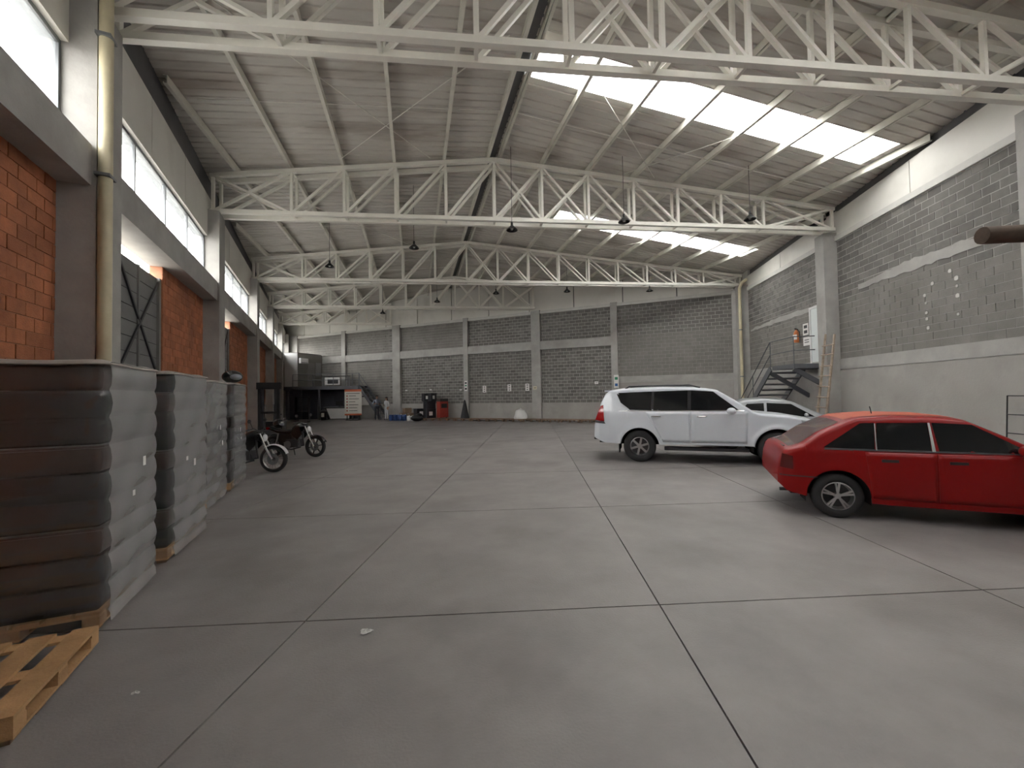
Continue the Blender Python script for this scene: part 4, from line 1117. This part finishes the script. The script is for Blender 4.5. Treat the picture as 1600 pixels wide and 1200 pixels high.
MB().box(-.1, .1, -.27, -.24, .25, .55).build('label_plate', M_PAPER, bn)
ps = sign_plate(BF, 26.0, 1.55, .9, 1.0, .07, 'pale paper notice under the mezzanine right of the notice board', [(0, .2, .5, .1, M_INK)])

# goods along the back wall
def drum(p, label, m, R=.16, h=.42, group=None, name='blue_drum'):
    T = thing(name, label, 'drum', p, group=group)
    MB().lathe([(.001, 0), (R - .01, 0), (R, .02), (R, h * .33), (R + .008, h * .36), (R, h * .39), (R, h * .66), (R + .008, h * .69), (R, h * .72), (R, h - .03), (R - .02, h), (.001, h)], 16).build('body', m, T, 40)
    MB().lathe([(.001, .03), (.03, .03), (.035, 0)], 10, c=(R * .5, 0, h)).build('cap', M_PAPER, T)
    return T
M_BLUE = mat('blue_plastic', (.02, .06, .20), .4, var=.05)
for k, nm in enumerate(('leftmost blue drum', 'second blue drum from the left', 'third blue drum from the left', 'rightmost blue drum')):
    drum(px_z(611.5 + k * 6.8, 657.2), nm + ' in the row right of the two people', M_BLUE, group='row of blue drums')
for k, nm in enumerate(('left', 'middle', 'right')):
    drum(px_z(638.5 + k * 5.4, 657.4), nm + ' white bucket in the row right of the blue drums', M_WPLASTIC, .115, .34, 'white buckets', 'white_bucket')
M_BOX = mat('brown_carton', (.26, .18, .12), .8, var=.1)
def carton(p, w, d, h, label, rz=0.0):
    T = thing('cardboard_box', label, 'box', p, rz)
    MB().box(-w / 2, w / 2, -d / 2, d / 2, 0, h).build('carton', M_BOX, T); MB().box(-w / 2 - .002, w / 2 + .002, -.03, .03, h - .06, h + .003).build('tape', M_CARD, T)
pb = BF.pt(21.4, 0, .55)
for k, (u, z, w, h, nm) in enumerate(((21.75, .0, .6, .5, 'lower left'), (21.1, .0, .55, .5, 'lower right'), (21.5, .506, .5, .34, 'upper'))):
    carton(BF.pt(u, z, .5), w, .45, h, nm + ' brown carton stacked behind the white buckets', .54)
M_BLKBOX = mat('black_crate', (.02, .021, .026), .45, var=.1)
def crate(p, w, d, h, label, rz=.54, lab=True):
    T = thing('black_crate', label, 'crate', p, rz)
    MB().box(-w / 2, w / 2, -d / 2, d / 2, 0, h).build('body', M_BLKBOX, T); MB().box(-w / 2 - .02, w / 2 + .02, -d / 2 - .02, d / 2 + .02, h, h + .04).build('lid', M_BLKBOX, T)
    if lab: MB().box(-w / 4, w / 8, -d / 2 - .006, -d / 2, h * .3, h * .75).build('label_sticker', M_PAPER, T)
u = 19.55
crate(BF.pt(20.25, .15, .6), .75, .6, .62, 'low black crate at the left of the dark stack by the wall')
crate(BF.pt(19.45, .15, .6), .7, .6, .60, 'black crate at the bottom of the dark stack by the wall')
crate(BF.pt(19.45, .792, .6), .68, .55, .50, 'black crate in the middle of the dark stack by the wall', lab=False)
crate(BF.pt(19.76, 1.334, .6), .42, .45, .50, 'upper left black crate on the dark stack by the wall')
crate(BF.pt(19.18, 1.334, .6), .42, .45, .52, 'upper right black crate on the dark stack by the wall')
sk = thing('black_sack', 'slumped black sack on the floor in front of the black crates', 'sack', BF.pt(19.6, 0, 1.85))
MB().ball((0, 0, .21), .42, .32, .22, 16, 10).build('sack', M_BLACK, sk, True); MB().ball((.18, 0, .42), .2, .18, .12, 12, 8).build('knot', M_BLACK, sk, True)
rm = thing('red_machine', 'dark red floor machine beside the stacked black crates', 'machine', BF.pt(18.35, 0.15, .6), .54)
MB().box(-.32, .32, -.25, .25, .05, 1.15).build('housing', mat('machine_red', (.28, .035, .025), .4, var=.1), rm)
MB().box(-.30, .30, -.26, .24, 1.15, 1.34).build('top_cover', M_BLACK, rm); MB().box(-.22, .22, -.262, -.25, .7, 1.0).build('grille', M_BLACK, rm)
for x in (-.22, .22): MB().lathe([(.001, -.03), (.07, -.03), (.07, .03), (.001, .03)], 12, 'x', (x, -.15, .07)).build('castor', M_RUBBER, rm)
cn = thing('covered_stand', 'dark cone-shaped covered stand against the narrow back wall column', 'stand', BF.pt(16.55, .15, .6))
MB().lathe([(.30, 0.0), (.27, .15), (.16, .7), (.06, 1.15), (.02, 1.25), (.001, 1.26)], 14).build('cover', mat('dark_cover', (.03, .03, .033), .8, var=.2), cn, 40)
MB().lathe([(.001, .02), (.33, .02), (.33, 0), (.001, 0)], 14).build('base', M_BLACK, cn)
ws = thing('white_sack', 'bulging white sack standing on the pallets by the back wall', 'sack', BF.pt(12.42, .15, .6))
def sackfn(a, b):
    t = 2 * PI * a; r = (.43 * (1 - .45 * b ** 2) if b < .97 else .10) * (1 + .07 * math.sin(3 * t + 5 * b) + .04 * math.sin(7 * t))
    if b == 0: r *= .9
    return (r * math.cos(t), r * .75 * math.sin(t), .60 * b + .03 * math.sin(2 * t) * b)
MB().grid(sackfn, 24, 10).build('sack', mat('white_sack_cloth', (.75, .75, .74), .8, var=.08), ws, 'all')
MB().tube([(0, 0, .57), (.03, 0, .66)], [.10, .05], 10).build('knot', MATS['white_sack_cloth'], ws, True)

# flat pallets in a row along the foot of the back wall
proto = thing('flat_pallet', 'flat wooden pallet in the row along the foot of the back block wall', 'pallet', BF.pt(7.4, 0, .15), 0, 'flat pallets along the back wall')
Mp = M_WOOD_D
for i in range(5): MB().box(0, 1.15, .02 + i * .22, .16 + i * .22, .125, .147).build('deck_board', Mp, proto)
for x in (0, .52, 1.05): MB().box(x, x + .10, 0, 1.05, .1, .125).build('stringer_board', Mp, proto)
for x in (.0, .525, 1.05):
    for y in (0, .95): MB().box(x, x + .10, y, y + .1, 0, .1).build('block', Mp, proto)
ang = math.atan2(BF.d.y, BF.d.x)
k = 0; u = 7.2
while u < 19.9:
    o = proto if k == 0 else copy_tree(proto)
    # local +y has to point into the room: run along the wall from the far end
    p = BF.pt(u + 1.15, 0, .14); o.location = p; o.rotation_euler = (0, 0, ang + PI + random.uniform(-.02, .02))
    # rotated by pi: local x runs back towards the corner, local y runs into the wall side -> shift out
    o.location = BF.pt(u + 1.15, 0, 1.24)
    o.rotation_euler = (0, 0, ang + PI)
    u += 1.225; k += 1

# notices and plates on the back wall
for (x, y, lab) in ((757, 608, 'leftmost of three white notices with dark dots on the back wall'), (796, 606, 'middle of three white notices with dark dots on the back wall'), (824, 605, 'rightmost of three white notices with dark dots on the back wall')):
    u, z = BF.at(x, y, -BW)
    sign_plate(BF, u, z, .27, .46, -BW, lab, [(0, q * .14, .10, .06, M_INK) for q in (-1, 0, 1)], group='white notices on the back wall')
u, z = BF.at(836, 606, 0); sign_plate(BF, u, z, .26, .20, 0, 'small cream notice on the wide back wall column', [(0, 0, .16, .04, M_INK)], face=mat('cream_notice', (.62, .58, .42), .5, var=.03))
u, z = BF.at(932, 598, -BW); sign_plate(BF, u, z, .22, .16, -BW, 'small white plate on the blocks left of the white car', [(0, 0, .1, .03, M_FRAME)])
for (x, y, lab) in ((635, 610, 'leftmost small white plate on the blocks above the cartons'), (673, 609, 'small white plate on the blocks above the black crates'), (720, 609, 'small white plate just left of the narrow back wall column')):
    u, z = BF.at(x, y, -BW); sign_plate(BF, u, z, .17, .09, -BW, lab, [(0, 0, .08, .02, M_FRAME)])
u, z = BF.at(728, 603, 0); sign_plate(BF, u, z, .22, .70, 0, 'tall notice with dark squares on the narrow back wall column', [(0, .2, .15, .12, M_INK), (0, .02, .15, .1, M_GRN), (0, -.2, .15, .14, M_INK)])
u, z = BF.at(963, 596, 0); sign_plate(BF, u, z, .28, .78, 0, 'white notice with a green and a blue mark on the column behind the white car', [(0, .18, .18, .16, M_GRN), (0, -.2, .16, .16, M_BLU)])
# ------------------------------------------------------------------ motorcycles
def motorbike(P, heading, label, m_tank, m_fender, m_seat, m_tail, spokes, seed):
    """local x forward, P = ground point under the front wheel"""
    WB = 1.32; Rw = .31
    R = Matrix.Rotation(heading, 3, 'Z')
    T = thing('motorcycle', label, 'motorcycle', Vector((P[0], P[1], 0)) - R @ Vector((WB / 2, 0, 0)), heading)
    T.rotation_euler = (0, 0, heading)
    for x, w in ((WB / 2, .10), (-WB / 2, .13)):
        Pw = thing_part('wheel', T, (x, 0, Rw))
        MB().lathe([(Rw - .075, -w / 2 + .01), (Rw - .03, -w / 2), (Rw - .005, -w / 4), (Rw, 0), (Rw - .005, w / 4), (Rw - .03, w / 2), (Rw - .075, w / 2 - .01)], 36, 'y').build('tyre', M_RUBBER, Pw, smooth=60)
        MB().lathe([(Rw - .07, -.035), (Rw - .09, -.03), (Rw - .095, 0), (Rw - .09, .03), (Rw - .07, .035)], 36, 'y').build('rim', M_CHROME if spokes else M_BLACK, Pw, smooth='all')
        mb = MB(); n = 18 if spokes else 6
        for k in range(n):
            a = 2 * PI * k / n + .2; s = .03 if k % 2 else -.03
            if spokes: mb.tube([(.03 * math.cos(a), s, .03 * math.sin(a)), ((Rw - .085) * math.cos(a + .15), 0, (Rw - .085) * math.sin(a + .15))], .004, 5)
            else: mb.bar((.02 * math.cos(a), 0, .02 * math.sin(a)), ((Rw - .085) * math.cos(a), 0, (Rw - .085) * math.sin(a)), .025, .03, up=(0, 1, 0))
        mb.build('spokes', M_CHROME if spokes else M_BLACK, Pw)
        MB().lathe([(.06, -.055), (.13, -.05), (.13, -.046), (.06, -.04)], 24, 'y', closed=True).build('brake_disc', M_FRAME, Pw)
    fx = WB / 2
    for s in (-1, 1):
        MB().tube([(fx, s * .085, Rw), (fx - .16, s * .085, .62)], .024, 8).build('fork_leg', M_CHROME, T, True)
        MB().tube([(fx - .16, s * .085, .62), (fx - .27, s * .085, .90)], .020, 8).build('fork_tube', M_CHROME, T, True)
    def fend(a, b):
        t = math.radians(20 + 110 * a); r = Rw + .025
        return (fx + r * math.cos(t) * 1.0, (b - .5) * .13, Rw + r * math.sin(t) + .012 * math.cos((b - .5) * PI))
    def fend2(a, b):
        t = math.radians(30 + 110 * a); r = Rw + .03
        return (-fx - r * math.cos(t), (b - .5) * .15, Rw + .02 + r * math.sin(t) + .012 * math.cos((b - .5) * PI))
    for fn, nm, mm in ((fend, 'front_fender', m_fender), (fend2, 'rear_fender', M_BLACK)):
        o = MB().grid(fn, 12, 4).build(nm, mm, T, 'all'); sd = o.modifiers.new('thickness', 'SOLIDIFY'); sd.thickness = .012
    mb = MB().ball((fx - .26, 0, .80), .085, .10, .10, 14, 10); mb.build('head_lamp', M_BLACK, T, True)
    MB().ball((fx - .20, 0, .80), .05, .085, .085, 14, 10).build('lamp_lens', mat('lamp_lens', (.65, .66, .68), .1, var=.03), T, True)
    hb = MB().tube([(fx - .40, -.36, 1.0), (fx - .33, -.22, 1.03), (fx - .30, -.06, .95), (fx - .30, .06, .95), (fx - .33, .22, 1.03), (fx - .40, .36, 1.0)], .013, 8).build('handlebar', M_BLACK, T, True)
    for s in (-1, 1):
        MB().tube([(fx - .41, s * .27, 1.01), (fx - .43, s * .37, .995)], .019, 8).build('grip', M_RUBBER, hb, True)
        mr = MB().tube([(fx - .34, s * .24, 1.03), (fx - .36, s * .30, 1.17)], .006, 6).build('mirror_stalk', M_BLACK, T, True)
        MB().ball((fx - .37, s * .32, 1.20), .02, .07, .045, 10, 8).build('mirror', M_BLACK, mr, True)
    def tank(a, b):
        t = 2 * PI * b; x = -.02 + .44 * a; e = math.sin(PI * min(1, .12 + .86 * a)) ** .6
        return (x, .15 * e * math.cos(t), .80 + .10 * a + .13 * e * math.sin(t))
    MB().grid(tank, 12, 16).build('fuel_tank', m_tank, T, 'all')
    def seat(a, b):
        t = PI * b; x = -.72 + .72 * a; w = .10 + .035 * math.sin(PI * a)
        return (x, w * math.cos(t), .76 + .09 * (1 - a) ** 2 + .055 * math.sin(t) - .03 * math.sin(PI * a))
    MB().grid(seat, 12, 8).build('seat', m_seat, T, 'all')
    MB().prism([(-.80, -.07, .82), (-.45, -.09, .70), (-.05, -.10, .66), (-.05, -.10, .78), (-.5, -.09, .80)], (0, .16, 0)).build('side_cover', m_tail, T)
    for s_ in (-1, 1): MB().prism([(.02, s_ * .13, .80), (.30, s_ * .15, .86), (.34, s_ * .15, .66), (.20, s_ * .14, .52), (.0, s_ * .13, .66)], (0, s_ * .03, 0)).build('tank_shroud', m_tank, T)
    MB().prism([(-.45, -.08, .45), (-.05, -.09, .40), (.02, -.10, .70), (-.42, -.09, .72)], (0, .17, 0)).build('air_box', M_BLACK, T)
    MB().box(-.86, -.79, -.06, .06, .80, .87).build('tail_lamp', M_RED_L, T)
    mb = MB(); mb.box(-.18, .20, -.13, .13, .30, .52); mb.build('engine_block', M_DARK, T)
    MB().lathe([(.001, -.15), (.10, -.15), (.10, .15), (.001, .15)], 16, 'y', (-.12, 0, .38)).build('crankcase_cover', M_FRAME, T, True)
    mb = MB()
    for q in range(5): mb.box(.06, .24, -.11, .11, .53 + q * .035, .548 + q * .035)
    mb.box(.09, .21, -.07, .07, .52, .72); mb.build('cylinder_fins', M_FRAME, T)
    MB().tube([(fx - .28, 0, .88), (.25, 0, .70), (.30, 0, .34), (-.15, 0, .28), (-.35, 0, .55), (-.05, 0, .74), (.25, 0, .74)], .022, 8).build('frame', M_DARK, T, True)
    MB().tube([(.20, -.10, .50), (.28, -.13, .30), (0, -.14, .24), (-.45, -.16, .30), (-.85, -.17, .42)], [.02, .022, .025, .045, .05], 10).build('exhaust_pipe', M_DARK, T, True)
    for s in (-1, 1):
        MB().tube([(-fx, s * .11, Rw), (-.30, s * .10, .40)], .018, 6).build('swing_arm', M_DARK, T)
        MB().tube([(-.50, s * .11, .36), (-.42, s * .11, .70)], .022, 8).build('shock_absorber', M_CHROME, T)
    MB().tube([(-.10, .10, .28), (-.18, .28, .02)], .012, 6).build('side_stand', M_DARK, T)
    T.rotation_euler = (0, 0, heading)
    return T
M_BKT = mat('black_gloss', (.015, .015, .017), .2, var=.05, coat=.4)
M_WF = mat('white_fender', (.62, .63, .64), .3, var=.03); M_DKRED = mat('dark_red_seat', (.16, .015, .018), .5, var=.1)
M_SEAT = mat('black_seat', (.02, .02, .021), .45, var=.1)
b1 = motorbike(px_z(428, 738), math.radians(-4), 'motorcycle with white front fender half hidden behind the wrapped stacks', M_BKT, M_WF, M_SEAT, M_WF, True, 1)
b2 = motorbike(px_z(493, 714), math.radians(-14), 'black motorcycle with a helmet on its seat, parked farther from the viewer', M_BKT, M_BKT, M_SEAT, M_BKT, False, 2)
# helmet on the second motorcycle
hp = Matrix.Translation(b2.location) @ Matrix.Rotation(math.radians(-14), 4, 'Z') @ Vector((-.50, 0, .86))
hl = thing('motorcycle_helmet', 'black helmet resting on the rear seat of the black motorcycle', 'helmet', hp, math.radians(-14))
MB().ball((0, 0, .115), .165, .13, .13, 16, 10).build('shell', MATS['helmet_black'], hl, True)
MB().ball((.075, 0, .10), .10, .108, .06, 12, 8).build('visor', MATS['visor_grey'], hl, True)
rj = thing('red_jacket', 'folded red jacket lying on the seat of the white fendered motorcycle', 'jacket', Matrix.Translation(b1.location) @ Matrix.Rotation(math.radians(-4), 4, 'Z') @ Vector((-.30, 0, .90)), .1)
def jk(a, b):
    t = 2 * PI * a; r = math.sin(PI * (.08 + .9 * b)) ** .5
    return (.20 * r * math.cos(t) * (1 + .1 * math.sin(3 * t)), .12 * r * math.sin(t), -.05 + .12 * b + .02 * math.sin(4 * t))
MB().grid(jk, 18, 8).build('jacket', mat('red_cloth', (.40, .02, .02), .8, var=.2), rj, 'all')

# pallet stacker
sk = thing('pallet_stacker', 'black pallet stacker with a tall twin mast by the left wall', 'stacker', (-7.25, 16.3, 0), .15)
for s in (-1, 1):
    MB().box(s * .31 - .05, s * .31 + .05, -.08, .08, .02, 2.22).build('mast_channel', M_BLACK, sk)
    MB().box(s * .21 - .035, s * .21 + .035, -.05, .05, .06, 2.12).build('inner_mast', M_DARK, sk)
    MB().tube([(s * .14, .02, .3), (s * .14, .02, 1.5)], .022, 8).build('lift_cylinder', M_CHROME, sk, True)
    MB().box(s * .2 - .06, s * .2 + .06, -1.15, -.1, .06, .11).build('fork', M_DARK, sk)
    MB().box(s * .33 - .05, s * .33 + .05, -1.2, -.05, .03, .12).build('outrigger', M_BLACK, sk)
MB().box(-.40, .40, -.10, .10, 2.05, 2.30).build('top_cross_member', M_BLACK, sk)
MB().box(-.36, .36, -.06, .06, 1.15, 1.23).build('mid_cross_member', M_BLACK, sk)
MB().box(-.36, .36, -.14, -.06, .10, .55).build('fork_carriage', M_DARK, sk)
MB().box(-.40, .40, .10, .75, .08, .85).build('battery_body', M_BLACK, sk)
hd = MB().tube([(0, .75, .6), (0, 1.0, 1.05)], .03, 8).build('tiller', M_DARK, sk, True)
MB().tube([(-.16, 1.02, 1.08), (.16, 1.02, 1.08)], .025, 8).build('tiller_grip', M_BLACK, hd, True)
for s in (-1, 1):
    MB().lathe([(.001, -.04), (.09, -.04), (.09, .04), (.001, .04)], 16, 'x', (s * .3, .55, .09)).build('wheel', M_RUBBER, sk)
    MB().lathe([(.001, -.03), (.04, -.03), (.04, .03), (.001, .03)], 12, 'x', (s * .33, -1.1, .04)).build('wheel', M_RUBBER, sk)

# ------------------------------------------------------------------ people
def person(P, rz, height, label, cols, arms, hair_long=False):
    """one skinned body; cols = (skin, top, trousers, shoes, hair)"""
    k = height / 1.75
    J = {'pel': (0, 0, .95), 'waist': (0, 0, 1.08), 'chest': (0, .01, 1.30), 'neckb': (0, 0, 1.46), 'neck': (0, -.01, 1.53), 'head': (0, -.02, 1.63), 'top': (0, -.01, 1.70)}
    R_ = {'pel': (.15, .11), 'waist': (.135, .10), 'chest': (.165, .115), 'neckb': (.075, .065), 'neck': (.05, .055), 'head': (.078, .095), 'top': (.06, .07)}
    E_ = [('pel', 'waist'), ('waist', 'chest'), ('chest', 'neckb'), ('neckb', 'neck'), ('neck', 'head'), ('head', 'top')]
    for s, n in ((-1, 'r'), (1, 'l')):
        J.update({n + 'hip': (s * .095, 0, .88), n + 'knee': (s * .10, -.015, .49), n + 'ank': (s * .105, .02, .09), n + 'toe': (s * .12, -.14, .035)})
        R_.update({n + 'hip': (.09, .095), n + 'knee': (.06, .065), n + 'ank': (.045, .048), n + 'toe': (.04, .03)})
        E_ += [('pel', n + 'hip'), (n + 'hip', n + 'knee'), (n + 'knee', n + 'ank'), (n + 'ank', n + 'toe')]
        sh, el, wr, hd = arms[0 if s < 0 else 1]
        J.update({n + 'sh': (s * .185, .01, 1.40), n + 'el': el, n + 'wr': wr, n + 'hd': hd}); R_.update({n + 'sh': (.062, .06), n + 'el': (.043, .043), n + 'wr': (.03, .028), n + 'hd': (.035, .02)})
        E_ += [('chest', n + 'sh'), (n + 'sh', n + 'el'), (n + 'el', n + 'wr'), (n + 'wr', n + 'hd')]
        w, h = Vector(wr), Vector(hd); d = (h - w).normalized(); side = d.cross(Vector((0, 0, 1)))
        side = side.normalized() if side.length > .1 else Vector((1, 0, 0))
        for f in range(4):
            b = h + side * (f - 1.5) * .018; nm = n + 'f%d' % f
            J[nm + 'a'] = tuple(b + d * .035); J[nm + 'b'] = tuple(b + d * (.075 + (.008, .014, .01, 0)[f]) + Vector((0, 0, -.012)))
            R_[nm + 'a'] = (.0095, .0095); R_[nm + 'b'] = (.0075, .0075); E_ += [(n + 'hd', nm + 'a'), (nm + 'a', nm + 'b')]
        J[n + 'th'] = tuple(w.lerp(h, .6) + side * .05 * s + d * .03); R_[n + 'th'] = (.0095, .0095); E_.append((n + 'wr', n + 'th'))
    names = list(J); me = bpy.data.meshes.new('body'); me.from_pydata([Vector(J[q]) * k for q in names], [(names.index(a), names.index(b)) for a, b in E_], [])
    o = bpy.data.objects.new('body', me); COL.objects.link(o)
    sk_ = o.modifiers.new('skin', 'SKIN'); sk_.use_smooth_shade = True
    for i, q in enumerate(names):
        v = me.skin_vertices[0].data[i]; v.radius = (R_[q][0] * k, R_[q][1] * k); v.use_root = (q == 'pel')
    sub = o.modifiers.new('sub', 'SUBSURF'); sub.levels = 2; sub.render_levels = 2
    dg = bpy.context.evaluated_depsgraph_get(); dg.update()
    m2 = bpy.data.meshes.new_from_object(o.evaluated_get(dg)); bpy.data.objects.remove(o); bpy.data.meshes.remove(me)
    m2.materials.clear()
    for c in cols[:4]: m2.materials.append(c)
    hands = [Vector(J[n + 'wr']) * k for n in 'rl']; elb = [Vector(J[n + 'el']) * k for n in 'rl']
    for p in m2.polygons:
        c = p.center; z = c.z / k
        if z < .075: mi = 3
        elif z > 1.475: mi = 0
        elif any((c - h).length < .14 * k for h in hands): mi = 0
        elif z > .97 or abs(c.x) > .21 * k: mi = 1
        else: mi = 2
        p.material_index = mi; p.use_smooth = True
    T = thing('person', label, 'person', P, rz)
    bo = place('body', m2, T)
    hr = MB()
    hr.ball((0, .012 * k, 1.675 * k), .094 * k, .105 * k, .085 * k, 14, 10)
    if hair_long: hr.ball((0, .06 * k, 1.55 * k), .085 * k, .05 * k, .16 * k, 12, 10)
    hr.build('hair', cols[4], T, True)
    fc = MB(); fc.ball((0, -.112 * k, 1.625 * k), .014 * k, .02 * k, .022 * k, 8, 6); fc.build('nose', cols[0], T, True)
    for s in (-1, 1):
        MB().ball((s * .032 * k, -.100 * k, 1.65 * k), .012 * k, .008 * k, .007 * k, 8, 6).build('eye', M_BLACK, T, True)
        MB().ball((s * .082 * k, -.01 * k, 1.635 * k), .012 * k, .022 * k, .032 * k, 8, 6).build('ear', cols[0], T, True)
    MB().ball((0, -.105 * k, 1.585 * k), .024 * k, .008 * k, .006 * k, 8, 6).build('mouth', M_DKRED, T, True)
    return T
SKIN = mat('skin', (.38, .22, .15), .6, var=.05); HAIR = mat('dark_hair', (.015, .012, .01), .6, var=.1)
SH_B = mat('blue_grey_shirt', (.22, .25, .31), .8, var=.08); TR_D = mat('dark_trousers', (.03, .033, .045), .8, var=.1); SHOE = mat('black_shoe', (.015, .015, .015), .5)
SH_W = mat('white_top', (.55, .55, .57), .8, var=.05); TR_W = mat('white_trousers', (.62, .63, .66), .8, var=.04)
pm = px_z(589, 656); pw = px_z(604, 655.8)
A_M = ((None, (-.27, .03, 1.14), (-.12, -.20, 1.16), (-.06, -.27, 1.18)), (None, (.27, .03, 1.14), (.14, -.20, 1.10), (.07, -.27, 1.12)))
A_W = ((None, (-.25, .04, 1.13), (-.17, -.19, 1.14), (-.10, -.26, 1.15)), (None, (.25, .03, 1.12), (.24, -.05, .88), (.24, -.08, .80)))
person(pm, .35, 1.82, 'person in a grey-blue shirt and dark trousers standing by the mezzanine stair', (SKIN, SH_B, TR_D, SHOE, HAIR), A_M)
person(pw, -.6, 1.68, 'person in white trousers and pale top standing by the mezzanine stair', (SKIN, SH_W, TR_W, SHOE, HAIR), A_W, True)
cb = thing('clipboard', 'pale sheet of paper held by the person in the blue shirt', 'paper', Vector((pm.x, pm.y, 0)) + Matrix.Rotation(.35, 3, 'Z') @ Vector((0, -.31, 1.235)), .35)
MB().box(-.11, .11, -.13, .13, 0, .008).build('sheet', M_PAPER, cb); MB().box(-.03, .03, .10, .125, .008, .02).build('clip', M_FRAME, cb)

# ------------------------------------------------------------------ litter on the floor
def scrap(P, r, label, seed):
    rnd = random.Random(seed); mb = MB()
    def fn(a, b): t = 2 * PI * a; q = r * b * (1 + .25 * math.sin(3 * t + seed)); return (q * math.cos(t), q * .8 * math.sin(t), .004 + .02 * (1 - b) * abs(math.sin(5 * t + seed)) + .012 * rnd.random() * b)
    o = mb.grid(fn, 14, 4).build('paper_scrap', mat('scrap_paper', (.55, .54, .52), .7, var=.1), smooth='all'); o.location = P
    tag(o, label, 'scrap')
scrap(px_z(572, 988), .045, 'crumpled whitish scrap lying on the open floor', 1)
scrap(px_z(212, 1085), .02, 'tiny pale crumb on the floor right of the empty pallet', 2)
scrap(px_z(695, 703), .03, 'small dark scrap far out on the middle of the floor', 3)
